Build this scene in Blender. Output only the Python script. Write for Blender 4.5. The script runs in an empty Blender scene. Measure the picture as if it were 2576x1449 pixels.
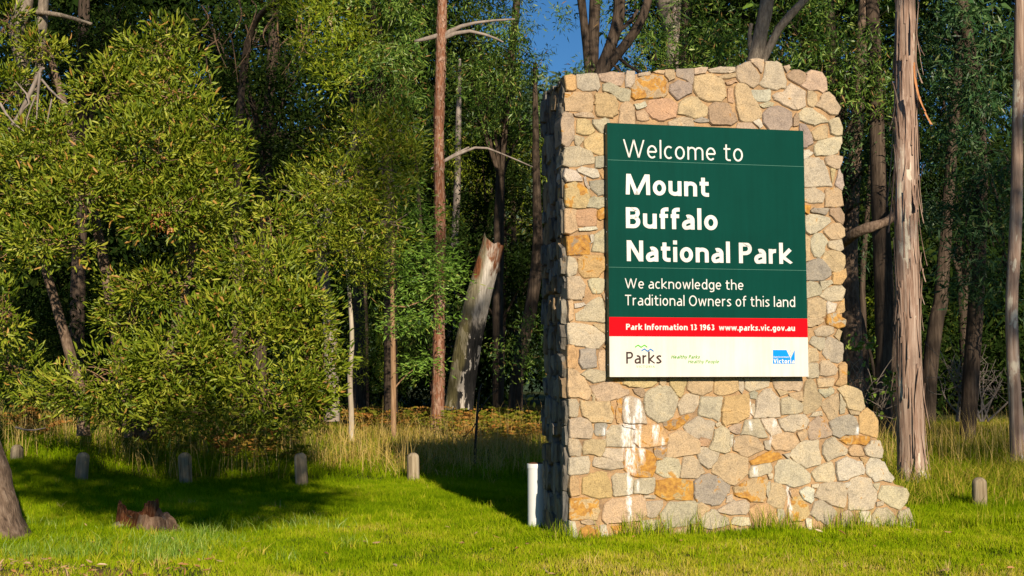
import bpy, math, random
import numpy as np
from mathutils import Vector, Matrix

rng = np.random.default_rng(11)
random.seed(11)
SC = bpy.context.scene
COL = SC.collection

# ------------------------------------------------------------------ camera
F_PX, CX, CY = 3200.0, 1288.0, 724.5          # photo measured on a 2576 x 1449 grid
PITCH, ROLL = math.radians(4.5), math.radians(0.2)
CAM = np.array([0.0, 0.0, 1.45])
_F = np.array([0, math.cos(PITCH), math.sin(PITCH)])
_U0 = np.array([0, -math.sin(PITCH), math.cos(PITCH)])
_R0 = np.array([1.0, 0, 0])
_R = math.cos(ROLL) * _R0 - math.sin(ROLL) * _U0
_U = math.cos(ROLL) * _U0 + math.sin(ROLL) * _R0
cam_d = bpy.data.cameras.new('camera')
cam_d.sensor_width = 36.0
cam_d.lens = 36.0 * F_PX / 2576.0
cam_d.clip_start = 0.1
cam_d.clip_end = 3000
cam = bpy.data.objects.new('camera', cam_d)
COL.objects.link(cam)
cam.matrix_world = Matrix(((_R[0], _U[0], -_F[0], CAM[0]), (_R[1], _U[1], -_F[1], CAM[1]),
                           (_R[2], _U[2], -_F[2], CAM[2]), (0, 0, 0, 1)))
SC.camera = cam

# ------------------------------------------------------------------ sky, sun, exposure
SUN_AZ, SUN_EL = math.radians(15.2), math.radians(21.0)
world = bpy.data.worlds.new('World')
SC.world = world
world.use_nodes = True
wn = world.node_tree
bg = wn.nodes['Background']
sky = wn.nodes.new('ShaderNodeTexSky')
sky.sky_type = 'NISHITA'
sky.sun_disc = False
sky.sun_elevation = SUN_EL
sky.sun_rotation = math.pi - SUN_AZ
sky.air_density = 1.0
sky.dust_density = 0.0
sky.ozone_density = 6.0
hsv = wn.nodes.new('ShaderNodeHueSaturation')
hsv.inputs['Saturation'].default_value = 1.12
hsv.inputs['Value'].default_value = 1.2
wn.links.new(sky.outputs[0], hsv.inputs['Color'])
wn.links.new(hsv.outputs[0], bg.inputs[0])
bg.inputs[1].default_value = 0.055
sun_d = bpy.data.lights.new('sun', 'SUN')
sun_d.energy = 5.0
sun_d.angle = math.radians(0.5)
sun_d.color = (1.0, 0.865, 0.67)
sun = bpy.data.objects.new('sun', sun_d)
COL.objects.link(sun)
TO_SUN = Vector((math.sin(SUN_AZ) * math.cos(SUN_EL), -math.cos(SUN_AZ) * math.cos(SUN_EL), math.sin(SUN_EL)))
sun.rotation_euler = TO_SUN.to_track_quat('Z', 'Y').to_euler()
sun.location = (20, -30, 30)
SC.view_settings.view_transform = 'Standard'
SC.view_settings.look = 'None'
SC.view_settings.exposure = 0.4
SC.view_settings.gamma = 1.0
SC.view_settings.use_curve_mapping = False

# ------------------------------------------------------------------ helpers
def ray(px, py):
    return _F + (px - CX) / F_PX * _R - (py - CY) / F_PX * _U

def at(px, py, d):
    """point on the ray of a photo pixel at distance d along +Y"""
    v = ray(px, py)
    return CAM + v * (d / v[1])

def sstep(a, b, x):
    t = np.clip((np.asarray(x, float) - a) / (b - a), 0, 1)
    return t * t * (3 - 2 * t)

def ground_z(x, y):
    x = np.asarray(x, float); y = np.asarray(y, float)
    z = 0.5 * sstep(17.5, 28, y) + 0.35 * sstep(28, 60, y)
    z = z + 0.32 * sstep(-5.3, -7.4, x) * sstep(14, 18, y)
    z = z + 0.02 * np.sin(x * 1.7 + 0.4) * np.sin(y * 1.3) + 0.012 * np.sin(x * 4.1 + y * 2.3)
    return z

def on_ground(px, py):
    v = ray(px, py)
    t = -CAM[2] / v[2]
    for _ in range(30):
        p = CAM + v * t
        t += 0.7 * (float(ground_z(p[0], p[1])) - p[2]) / v[2]
    return CAM + v * t

def proj(p):
    q = np.asarray(p, float) - CAM
    d = q @ _F
    return CX + F_PX * (q @ _R) / d, CY - F_PX * (q @ _U) / d

def tag(o, label=None, cat=None, group=None, kind=None):
    if label: o['label'] = label
    if cat: o['category'] = cat
    if group: o['group'] = group
    if kind: o['kind'] = kind
    return o

def empty(name, loc, label=None, cat=None, group=None, rz=0.0):
    o = bpy.data.objects.new(name, None)
    COL.objects.link(o)
    o.location = loc
    o.rotation_euler = (0, 0, rz)
    return tag(o, label, cat, group)

def link(name, me, m=None, parent=None, loc=None):
    o = bpy.data.objects.new(name, me)
    COL.objects.link(o)
    if m is not None and len(me.materials) == 0:
        me.materials.append(m)
    if parent is not None:
        o.parent = parent
    if loc is not None:
        o.location = loc
    return o

def np_mesh(name, V, Fc, attrs=None, smooth=False):
    """fast mesh from arrays; Fc is (n,k)"""
    V = np.ascontiguousarray(V, np.float32)
    Fc = np.ascontiguousarray(Fc, np.int32)
    n, k = Fc.shape
    me = bpy.data.meshes.new(name)
    me.vertices.add(len(V))
    me.vertices.foreach_set('co', V.ravel())
    me.loops.add(n * k)
    me.loops.foreach_set('vertex_index', Fc.ravel())
    me.polygons.add(n)
    me.polygons.foreach_set('loop_start', np.arange(0, n * k, k, dtype=np.int32))
    if smooth:
        me.polygons.foreach_set('use_smooth', np.ones(n, bool))
    for key, val in (attrs or {}).items():
        a = me.attributes.new(key, 'FLOAT', 'POINT')
        a.data.foreach_set('value', np.ascontiguousarray(val, np.float32))
    me.update(calc_edges=True)
    return me

def py_mesh(name, V, Fc, smooth=False, sharp=None):
    me = bpy.data.meshes.new(name)
    me.from_pydata([tuple(map(float, v)) for v in V], [], [tuple(int(i) for i in f) for f in Fc])
    if smooth:
        me.polygons.foreach_set('use_smooth', [True] * len(me.polygons))
        if sharp:
            me.set_sharp_from_angle(angle=math.radians(sharp))
    me.update()
    return me

def unit(v):
    return v / np.maximum(np.linalg.norm(v, axis=-1, keepdims=True), 1e-9)

# ------------------------------------------------------------------ node helper
class NT:
    def __init__(self, name):
        self.m = bpy.data.materials.new(name)
        self.m.use_nodes = True
        self.t = self.m.node_tree
        self.t.nodes.clear()
        self.out = self.t.nodes.new('ShaderNodeOutputMaterial')
    def n(self, typ, ins=None, **props):
        nd = self.t.nodes.new('ShaderNode' + typ)
        for k, v in props.items():
            setattr(nd, k, v)
        for k, v in (ins or {}).items():
            s = nd.inputs[k]
            if isinstance(v, bpy.types.NodeSocket):
                self.t.links.new(v, s)
            else:
                if isinstance(v, (tuple, list)) and len(v) == 3 and s.type == 'RGBA':
                    v = (*v, 1)
                s.default_value = v
        return nd
    def math(self, op, a, b=0.0, c=0.0, clamp=False):
        return self.n('Math', {0: a, 1: b, 2: c}, operation=op, use_clamp=clamp).outputs[0]
    def mix(self, f, a, b, mode='MIX'):
        nd = self.n('Mix', {0: f, 6: a, 7: b}, data_type='RGBA', blend_type=mode)
        return nd.outputs[2]
    def ramp(self, f, stops, interp='LINEAR'):
        nd = self.n('ValToRGB', {0: f})
        cr = nd.color_ramp
        cr.interpolation = interp
        while len(cr.elements) < len(stops):
            cr.elements.new(0.5)
        for e, (p, c) in zip(cr.elements, stops):
            e.position = p
            e.color = (*c, 1) if len(c) == 3 else c
        return nd.outputs[0]
    def noise(self, vec, scale, detail=4, rough=0.6, dist=0.0):
        return self.n('TexNoise', {'Vector': vec, 'Scale': scale, 'Detail': detail, 'Roughness': rough, 'Distortion': dist}).outputs[0]
    def obj(self, scale=(1, 1, 1)):
        tc = self.n('TexCoord').outputs['Object']
        return self.n('Mapping', {'Vector': tc, 'Scale': scale}).outputs[0]
    def step(self, v, a, b):
        return self.n('MapRange', {0: v, 1: a, 2: b, 3: 0.0, 4: 1.0}, interpolation_type='SMOOTHSTEP').outputs[0]
    def pbr(self, col, rough=0.8, spec=0.3, height=None, bump=0.4, dist=0.01, metal=0.0):
        b = self.n('BsdfPrincipled', {'Base Color': col, 'Roughness': rough, 'Specular IOR Level': spec, 'Metallic': metal})
        if height is not None:
            bp = self.n('Bump', {'Height': height, 'Strength': bump, 'Distance': dist})
            self.t.links.new(bp.outputs[0], b.inputs['Normal'])
        self.t.links.new(b.outputs[0], self.out.inputs[0])
        return self.m

def plain(name, col, rough=0.6, spec=0.3, var=0.08, scale=8.0):
    t = NT(name)
    nz = t.noise(t.obj(), scale, 5)
    c = t.mix(nz, tuple(x * (1 - var) for x in col), tuple(min(1, x * (1 + var)) for x in col))
    return t.pbr(c, rough, spec)

def leaf_mat(name, stops, trans=0.3, gloss=0.06, groug=0.45):
    t = NT(name)
    a = t.n('Attribute', attribute_name='rnd').outputs['Fac']
    c = t.ramp(a, stops)
    d = t.n('BsdfDiffuse', {'Color': c}).outputs[0]
    c2 = t.n('HueSaturation', {'Color': c, 'Saturation': 1.1, 'Value': 1.25}).outputs[0]
    tr = t.n('BsdfTranslucent', {'Color': c2}).outputs[0]
    s = t.n('MixShader', {0: trans, 1: d, 2: tr}).outputs[0]
    g = t.n('BsdfGlossy', {'Color': (1, 1, 1), 'Roughness': groug}).outputs[0]
    s2 = t.n('MixShader', {0: gloss, 1: s, 2: g}).outputs[0]
    t.t.links.new(s2, t.out.inputs[0])
    return t.m

def bark_mat(name, dark, mid, pale, zs=0.12, scale=28, bump=0.8, patch=None, patch_lo=0.55, moss=None):
    t = NT(name)
    co = t.obj((1, 1, zs))
    nz = t.noise(co, scale, 6, 0.65, 0.4)
    c = t.ramp(nz, [(0.30, dark), (0.5, mid), (0.72, pale)])
    if patch:
        p = t.noise(t.obj((1, 1, 0.35)), 4.0, 5, 0.6, 0.3)
        c = t.mix(t.step(p, patch_lo, patch_lo + 0.05), c, patch)
    if moss:
        p2 = t.noise(t.obj((1, 1, 0.5)), 2.2, 4, 0.6)
        c = t.mix(t.math('MULTIPLY', t.step(p2, 0.52, 0.66), 0.6), c, moss)
    big = t.noise(t.obj((1, 1, 0.4)), 2.5, 3)
    c = t.mix(0.35, c, t.ramp(big, [(0.3, (0.35, 0.35, 0.35)), (0.7, (1.2, 1.2, 1.2))]), 'MULTIPLY')
    return t.pbr(c, 0.9, 0.15, nz, bump, 0.02)

# ------------------------------------------------------------------ tubes (trunks, limbs, twigs)
def catmull(P, n):
    P = np.asarray(P, float)
    if len(P) == 2:
        t = np.linspace(0, 1, n)[:, None]
        return P[0] * (1 - t) + P[1] * t
    Q = np.vstack([2 * P[0] - P[1], P, 2 * P[-1] - P[-2]])
    out = []
    segs = len(P) - 1
    for u in np.linspace(0, segs, n):
        i = min(int(u), segs - 1); t = u - i
        a, b, c, d = Q[i:i + 4]
        out.append(0.5 * (2 * b + (c - a) * t + (2 * a - 5 * b + 4 * c - d) * t * t + (3 * b - a - 3 * c + d) * t ** 3))
    return np.array(out)

class TB:
    """collects tubes into one mesh"""
    def __init__(self):
        self.V, self.Fq = [], []
        self.n = 0
    def tube(self, pts, rad, nseg=10, nring=None, rough=0.0, lump=0.0, seed=0):
        pts = np.asarray(pts, float); rad = np.asarray(rad, float)
        L = np.linalg.norm(np.diff(pts, axis=0), axis=1).sum()
        nring = nring or max(4, int(L / 0.35) + 2)
        C4 = catmull(np.column_stack([pts, rad]), nring)
        C, R = C4[:, :3], np.maximum(C4[:, 3], 0.002)
        T = unit(np.gradient(C, axis=0))
        ref = np.array([0.0, 1.0, 0.0]) if abs(T[0][1]) < 0.8 else np.array([1.0, 0, 0])
        A = unit(np.cross(T, ref)); B = np.cross(T, A)
        th = np.linspace(0, 2 * math.pi, nseg, endpoint=False)
        r2 = np.random.default_rng(seed + 3)
        ph = r2.uniform(0, 6.28, 6)
        zz = np.linspace(0, L, nring)[:, None]
        rr = 1 + lump * (np.sin(2 * th[None] + ph[0] + zz * 0.9) + np.sin(3 * th[None] + ph[1] - zz * 1.7)) * 0.5
        rr = rr + rough * r2.normal(0, 1, (nring, nseg))
        X = C[:, None, :] + (R[:, None] * rr)[..., None] * (np.cos(th)[None, :, None] * A[:, None, :] + np.sin(th)[None, :, None] * B[:, None, :])
        self.V.append(X.reshape(-1, 3))
        i = np.arange(nring - 1)[:, None] * nseg + np.arange(nseg)[None]
        j = np.arange(nring - 1)[:, None] * nseg + (np.arange(nseg)[None] + 1) % nseg
        q = np.stack([i, j, j + nseg, i + nseg], -1).reshape(-1, 4) + self.n
        self.Fq.append(q)
        self.n += nring * nseg
        # end cap
        self.V.append(C[-1:] + T[-1:] * R[-1] * 0.3)
        base = self.n - nseg
        cap = np.array([[base + k, base + (k + 1) % nseg, self.n, self.n] for k in range(nseg)])
        self.Fq.append(cap)
        self.n += 1
        return C, R
    def build(self, name, m, parent=None, origin=None, smooth=True):
        V = np.vstack(self.V)
        if origin is not None:
            V = V - np.asarray(origin)
        Q = np.vstack(self.Fq)
        faces = [tuple(q) if q[2] != q[3] else (q[0], q[1], q[2]) for q in Q.tolist()]
        me = py_mesh(name, V, faces, smooth)
        return link(name, me, m, parent)

def stem(pix, d=None):
    """[(px,py,width_px[,d])] -> world points and radii"""
    P, R = [], []
    for s in pix:
        dd = s[3] if len(s) > 3 else d
        P.append(at(s[0], s[1], dd))
        R.append(0.5 * s[2] / F_PX * dd)
    return P, R

# ------------------------------------------------------------------ leaves
def noise3(p, f, ph):
    return (np.sin(p[:, 0] * f + ph) + np.sin(p[:, 1] * f * 1.13 + ph * 1.7) + np.sin(p[:, 2] * f * 1.27 + ph * 2.3)
            + np.sin((p[:, 0] + p[:, 2]) * f * 0.71 + ph * 0.6)) * 0.25

def leaves(C, A, L, W, rnd, fold=True, bend=0.12, r=None):
    r = r or rng
    n = len(C)
    A = unit(A)
    S = unit(np.cross(A, unit(r.normal(0, 1, (n, 3)))))
    N = np.cross(S, A)
    L = L[:, None]; W = W[:, None]
    B = bend * L * r.normal(0.6, 0.7, (n, 1))
    if fold:
        f = 0.25 * W
        V = np.stack([C, C + A * L * .3 + S * W * .5 + N * (B * .6 + f), C + A * L * .7 + S * W * .42 + N * (B * .7 + f),
                      C + A * L, C + A * L * .7 - S * W * .42 + N * (B * .7 + f), C + A * L * .3 - S * W * .5 + N * (B * .6 + f)], 1)
        i = np.arange(n)[:, None] * 6
        Fc = np.concatenate([i + np.array([[0, 1, 2, 3]]), i + np.array([[0, 3, 4, 5]])], 0)
        return V.reshape(-1, 3), Fc, np.repeat(rnd, 6)
    V = np.stack([C, C + A * L * .42 + S * W * .5 + N * B, C + A * L, C + A * L * .42 - S * W * .5 + N * B], 1)
    Fc = np.arange(n)[:, None] * 4 + np.arange(4)[None]
    return V.reshape(-1, 3), Fc, np.repeat(rnd, 4)

def foliage_points(lobes, L, W, cover, style, clump, per, gap=0.1, front=0.6, seed=0, shell=0.45):
    r = np.random.default_rng(seed)
    CC, AA, RR, OO = [], [], [], []
    for c, rad in lobes:
        c = np.asarray(c, float); rad = np.asarray(rad, float)
        area = math.pi * rad[0] * rad[2]
        n = int(cover * area / (L * W * 0.62))
        nc = max(4, int(n / per))
        D = unit(r.normal(0, 1, (int(nc * 1.5), 3)))
        flip = r.random(len(D)) < front
        D[:, 1] = np.where(flip, -np.abs(D[:, 1]), D[:, 1])
        rad_f = shell + (1.08 - shell) * np.sqrt(r.random(len(D)))
        rad_f *= 1 + 0.26 * noise3(D * 3.0, 2.1, seed + c[0])
        rad_f = np.where(r.random(len(D)) < .06, rad_f * r.uniform(1.05, 1.32, len(D)), rad_f)
        K = c + D * rad_f[:, None] * rad
        keep = noise3(K, 2.6, seed * 0.7) + r.normal(0, .15, len(K)) > -0.6 + gap
        K, D = K[keep][:nc], D[keep][:nc]
        k = np.repeat(np.arange(len(K)), per)
        off = r.normal(0, 1, (len(k), 3)) * clump * np.array([1, 1, .75])
        P = K[k] + off
        out = D[k]
        rv = r.normal(0, 1, (len(k), 3))
        if style == 'wattle':
            A = out * .45 + unit(off) * .75 + rv * .45 + np.array([0, -0.15, .25])
        elif style == 'gum':
            A = rv * .6 + unit(off) * .65 + np.array([0, -0.12, -.45])
        elif style == 'layer':
            A = unit(off) * np.array([1, 1, .3]) + rv * .35 + np.array([0, -0.2, -.12])
        else:
            A = rv
        cl = r.random(len(K))
        rn = np.clip(0.55 * cl[k] + 0.45 * r.random(len(k)), 0, .94)
        rn = np.where(r.random(len(k)) < 0.045, 0.97, rn)
        CC.append(P); AA.append(A); RR.append(rn)
    C = np.vstack(CC); A = np.vstack(AA); rn = np.concatenate(RR)
    sz = np.repeat(r.uniform(.75, 1.2, len(C) // 4 + 1), 4)[:len(C)]
    Ls = L * sz * r.uniform(.6, 1.3, len(C)); Ws = W * sz * r.uniform(.65, 1.3, len(C))
    return C, A, Ls, Ws, rn

def lobe(px, py, rx, ry, d, depth=None):
    c = at(px, py, d)
    s = d / F_PX
    rx, ry = rx * s, ry * s
    return (c, (rx, depth if depth else 0.5 * (rx + ry), ry))
# ------------------------------------------------------------------ setting: ground, hill
def ground_sheet():
    xs = np.unique(np.concatenate([np.linspace(-700, -30, 14), np.linspace(-30, 30, 121), np.linspace(30, 700, 14)]))
    ys = np.unique(np.concatenate([np.linspace(-200, 2, 8), np.linspace(2, 45, 100), np.linspace(45, 900, 26)]))
    X, Y = np.meshgrid(xs, ys)
    Z = ground_z(X, Y)
    V = np.stack([X, Y, Z], -1).reshape(-1, 3)
    nx = len(xs)
    i = (np.arange(len(ys) - 1)[:, None] * nx + np.arange(nx - 1)[None]).ravel()
    Fc = np.stack([i, i + 1, i + nx + 1, i + nx], -1)
    me = np_mesh('ground', V, Fc, smooth=True)
    t = NT('ground_soil')
    co = t.obj()
    n1 = t.noise(co, 1.3, 6); n2 = t.noise(co, 30, 4)
    c = t.ramp(n1, [(0.35, (0.035, 0.05, 0.012)), (0.6, (0.07, 0.075, 0.02)), (0.8, (0.12, 0.085, 0.035))])
    sep = t.n('SeparateXYZ', {0: t.n('TexCoord').outputs['Object']})
    # bare strip with bark litter at the lawn's near left corner
    dx = t.step(t.math('ADD', sep.outputs[0], t.math('MULTIPLY', n1, 1.6)), -1.4, -2.6)
    dy = t.step(t.math('ADD', sep.outputs[1], t.math('MULTIPLY', n1, 0.8)), 10.95, 10.5)
    c = t.mix(t.math('MULTIPLY', dx, dy), c, t.ramp(n2, [(0.35, (0.13, 0.07, 0.03)), (0.7, (0.34, 0.2, 0.1))]))
    c = t.mix(0.5, c, t.ramp(n2, [(0.3, (0.5, 0.5, 0.5)), (0.7, (1.3, 1.3, 1.3))]), 'MULTIPLY')
    m = t.pbr(c, 0.95, 0.1, n2, 0.6, 0.03)
    o = link('ground', me, m)
    tag(o, 'lawn and forest floor reaching back under the trees', None, kind='structure')
ground_sheet()

def hill():
    xs = np.linspace(-220, 300, 90); ys = np.linspace(190, 640, 60)
    X, Y = np.meshgrid(xs, ys)
    Z = 101 * sstep(180, 460, Y) + 6 * np.sin(X * .03 + 1) + 4 * np.sin(Y * .05 + X * .021) - 16 * sstep(25, 60, X) - 6
    V = np.stack([X, Y, Z], -1).reshape(-1, 3)
    nx = len(xs)
    i = (np.arange(len(ys) - 1)[:, None] * nx + np.arange(nx - 1)[None]).ravel()
    me = np_mesh('hill', V, np.stack([i, i + 1, i + nx + 1, i + nx], -1), smooth=True)
    t = NT('hill_forest_floor')
    c = t.ramp(t.noise(t.obj(), .12, 8), [(.35, (.03, .06, .03)), (.65, (.08, .11, .06))])
    o = link('hill', me, t.pbr(c, .95, .05))
    tag(o, 'distant wooded hillside under the blue sky', None, kind='structure')
    # canopy of the far wood: tree-sized tufts
    r = np.random.default_rng(5)
    n = 900
    x = r.uniform(-60, 120, n); y = r.uniform(260, 470, n)
    z = 101 * sstep(180, 460, y) + 6 * np.sin(x * .03 + 1) + 4 * np.sin(y * .05 + x * .021) - 16 * sstep(25, 60, x) - 6
    lob = [((a, b, c + 4), (r.uniform(2.5, 4.5), 3.5, r.uniform(4, 7))) for a, b, c in zip(x, y, z)]
    C, A, L, W, rn = foliage_points(lob, 2.2, 1.0, 1.0, 'any', .9, 6, seed=31)
    V, Fc, at_ = leaves(C, A, L, W, rn, fold=False, r=r)
    m = leaf_mat('hill_leaf', [(0, (.035, .07, .04)), (.5, (.07, .12, .06)), (.95, (.13, .17, .09)), (1, (.2, .17, .12))], .2, .02)
    tag(link('hillside_wood', np_mesh('hillside_wood', V, Fc, {'rnd': at_}), m),
        'far green wood covering the hillside below the sky', 'wood', kind='stuff')
hill()
# ------------------------------------------------------------------ stroke lettering (humanist sans, drawn as flat strips)
def _arc(cx, cy, rx, ry, a0, a1, n=14):
    return [(cx + rx * math.cos(math.radians(a0 + (a1 - a0) * i / n)), cy + ry * math.sin(math.radians(a0 + (a1 - a0) * i / n))) for i in range(n + 1)]

def glyph(ch, t, X=.72):
    """strokes (centre lines) of a letter with cap height 1 and stroke t, and its advance"""
    h = t / 2; A = 1.04; D = -.27; k = .085 - t * .12           # k: side bearing
    w = .48 + t * .72                                           # lower-case bowl width
    cx, rx, ry, cy = w / 2, (w - t) / 2, (X - t) / 2 + .008, X / 2
    bowl = _arc(cx, cy, rx, ry, 0, 360, 26)
    def arch(x0, x1, top=X):
        m = (x0 + x1) / 2
        return [(x0, top * .45)] + _arc(m, top - h - (top * .36 - h), (x1 - x0) / 2, top * .36 - h, 180, 0, 12) + [(x1, 0)]
    S = None
    if ch == 'o': S, ww = [bowl], w
    elif ch == 'e': S, ww = [_arc(cx, cy, rx, ry, 0, 312, 22), [(h, cy), (w - h, cy)]], w
    elif ch == 'c': S, ww = [_arc(cx, cy, rx, ry, 52, 308, 18)], w * .84
    elif ch == 'l': S, ww = [[(h, 0), (h, A)]], t
    elif ch == 'i': S, ww = [[(h, 0), (h, X)], [(h, A - t * 1.05), (h, A)]], t
    elif ch in 'nh': S, ww = [[(h, 0), (h, A if ch == 'h' else X)], arch(h, w - h)], w
    elif ch == 'm': S, ww = [[(h, 0), (h, X)], arch(h, w * .9 - h), arch(w * .9 - h, w * 1.8 - t - h)], w * 1.8 - t
    elif ch == 'u': S, ww = [[(w - h - x, X - y) for x, y in s] for s in ([(0, 0), (0, X)], [(x - h, y) for x, y in arch(h, w - h)])], w; 
    elif ch == 'r': S, ww = [[(h, 0), (h, X)], [(h, X * .5)] + _arc(w * .52, X * .62, w * .52 - h, X * .38 - h, 180, 80, 8)], w * .62
    elif ch == 't': S, ww = [[(w * .27, .93), (w * .27, .2 + h)] + _arc(w * .27 + .12 + h * .5, .13 + h, .12 + h * .5, .13, 180, 272, 8) + [(w * .72, h)], [(0, X - h * .9), (w * .70, X - h * .9)]], w * .72
    elif ch == 'f': S, ww = [[(w * .24, 0), (w * .24, A - .2)] + _arc(w * .24 + .17, A - .2, .17, .2 - h, 180, 85, 8) + [(w * .66, A - h)], [(0, X - h), (w * .62, X - h)]], w * .62
    elif ch == 'a':
        v = w * .93
        S, ww = [[(v - h, 0), (v - h, X * .62)] + _arc(v - h - (v - t) * .46, X * .62, (v - t) * .46, X * .38 - h, 0, 118, 10),
                 [(v - h, X * .55), (v * .5, X * .55)] + _arc(v * .42, X * .28 + .002, v * .42 - h, X * .27 - h * .4, 100, 262, 12) + [(v * .55, h), (v - h, .16)]], v
    elif ch in 'dbpgq':
        s = {'d': [(w - h, 0), (w - h, A)], 'b': [(h, 0), (h, A)], 'p': [(h, D), (h, X)], 'q': [(w - h, D), (w - h, X)],
             'g': [(w - h, X), (w - h, D + .2)] + _arc(w / 2, D + .2, w / 2 - h, .2 - h, 0, -135, 12)}[ch]
        S, ww = [bowl, s], w
    elif ch == 'k': S, ww = [[(h, 0), (h, A)], [(w * .88, X), (t * .9, X * .47), (w * .96, 0)]], w * .98
    elif ch == 's':
        v = w * .78
        S, ww = [catmull([(v * .93, X * .86), (v * .52, X - h), (h, X * .74), (v * .5, X * .51), (v - h, X * .25), (v * .46, h), (v * .02, X * .12)], 26)], v
    elif ch == 'w': S, ww = [[(h * .8, X), (w * .38, h * .6), (w * .73, X * .93), (w * 1.08, h * .6), (w * 1.46 - h * .8, X)]], w * 1.46
    elif ch == 'v': S, ww = [[(h * .8, X), (w * .48, h * .6), (w * .96 - h * .8, X)]], w * .96
    elif ch == 'y': S, ww = [[(h * .8, X), (w * .48, h)], [(w * .96 - h * .8, X), (w * .42, -.1), (w * .2, D + h), (w * .04, D + h)]], w * .96
    elif ch == 'W': S, ww = [[(h * .8, 1), (.32, h * .5), (.58, .97), (.84, h * .5), (1.16 - h * .8, 1)]], 1.16
    elif ch == 'M': S, ww = [[(h, 0), (h * 1.35, 1 - h * .4)], [(h * 1.5, 1 - h * .5), (.46 + h * .6, h * 1.2), (.92 + t * .55 - h * .3, 1 - h * .5)], [(.92 + t * .7 - h * .2, 1 - h * .4), (.92 + t * .7, 0)]], .92 + t * .7 + h
    elif ch == 'N': S, ww = [[(h, 0), (h, 1)], [(h, 1 - h), (.68 + t * .4 - h, h)], [(.68 + t * .4 - h, 0), (.68 + t * .4 - h, 1)]], .68 + t * .4
    elif ch == 'H': S, ww = [[(h, 0), (h, 1)], [(h, .53), (.7 - h, .53)], [(.7 - h, 0), (.7 - h, 1)]], .7
    elif ch == 'I': S, ww = [[(h, 0), (h, 1)]], t
    elif ch == 'T': S, ww = [[(.3, 0), (.3, 1)], [(0, 1 - h), (.6, 1 - h)]], .6
    elif ch == 'A': S, ww = [[(h * .8, 0), (.35, 1 - h * .6), (.7 - h * .8, 0)], [(.15, .3), (.55, .3)]], .7
    elif ch == 'V': S, ww = [[(h * .8, 1), (.33, h * .6), (.66 - h * .8, 1)]], .66
    elif ch in 'PRB':
        v = .5 + t * .55; q = .47 if ch != 'B' else .53
        r_ = (1 - q) / 2
        top = [(h, 1 - h), (v - r_ * .95, 1 - h)] + _arc(v - r_ * .95 - h * .2, (1 + q) / 2 - h * .5 + h * .25, r_ * .95 - h * .6, (1 - q) / 2 - h * .75 + h * .25, 90, -90, 12) + [(h, q)]
        S = [[(h, 0), (h, 1)], top]
        ww = v
        if ch == 'R': S.append([(v * .5, q), (v * 1.08 - h, 0)]); ww = v * 1.08
        if ch == 'B':
            S.append([(h, q), (v * .6, q)] + _arc(v * 1.06 - .30, (q + h) / 2, .30 - h, (q - h) / 2, 90, -90, 12) + [(h, h)]); ww = v * 1.06
    elif ch == 'O': S, ww = [_arc(.39, .5, .39 - h, .5 - h + .012, 0, 360, 30)], .78
    elif ch == 'C': S, ww = [_arc(.39, .5, .39 - h, .5 - h, 50, 310, 22)], .66
    elif ch == 'G': S, ww = [_arc(.39, .5, .39 - h, .5 - h, 50, 330, 22), [(.72 - h, .08), (.72 - h, .48), (.44, .48)]], .72
    elif ch == 'S': S, ww = [catmull([(.5, .9), (.28, 1 - h), (h, .75), (.28, .51), (.54 - h, .27), (.26, h), (.01, .11)], 26)], .54
    elif ch == '1': S, ww = [[(.3, 0), (.3, 1 - h), (.08, .8)]], .3 + h
    elif ch == '3': S, ww = [_arc(.25, .76, .24 - h, .25 - h, 140, -90, 14), _arc(.24, .27, .3 - h, .27 - h, 90, -130, 14)], .54
    elif ch in '69':
        st = [_arc(.28, .31, .28 - h, .31 - h, 0, 360, 22), catmull([(.44, .97 - h * .4), (.2, .8), (h, .5), (h, .3)], 12)]
        if ch == '9': st = [[(.56 - x, 1 - y) for x, y in s] for s in st]
        S, ww = st, .56
    elif ch == '.': S, ww = [[(h, 0), (h, t * 1.05)]], t
    elif ch == ' ': return [], .30
    return [[(x + k, y) for x, y in s] for s in S], ww + 2 * k

def stroke_strip(pts, t):
    """a flat strip of width t round a centre line"""
    P = np.array(pts, float)
    keep = [0] + [i for i in range(1, len(P)) if np.linalg.norm(P[i] - P[i - 1]) > .004]
    P = P[keep]
    closed = np.linalg.norm(P[0] - P[-1]) < .004
    if closed: P = P[:-1]
    n = len(P)
    V, Fc = [], []
    for i in range(n):
        a = P[i - 1] if (i > 0 or closed) else None
        b = P[(i + 1) % n] if (i < n - 1 or closed) else None
        d0 = unit(P[i] - a) if a is not None else unit(b - P[i])
        d1 = unit(b - P[i]) if b is not None else d0
        n0 = np.array([-d0[1], d0[0]]); n1 = np.array([-d1[1], d1[0]])
        m = unit(n0 + n1); s = 1 / max(.45, float(m @ n0))
        V += [P[i] + m * t / 2 * s, P[i] - m * t / 2 * s]
    for i in range(n if closed else n - 1):
        j = (i + 1) % n
        Fc.append((2 * i, 2 * i + 1, 2 * j + 1, 2 * j))
    return V, Fc

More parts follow.
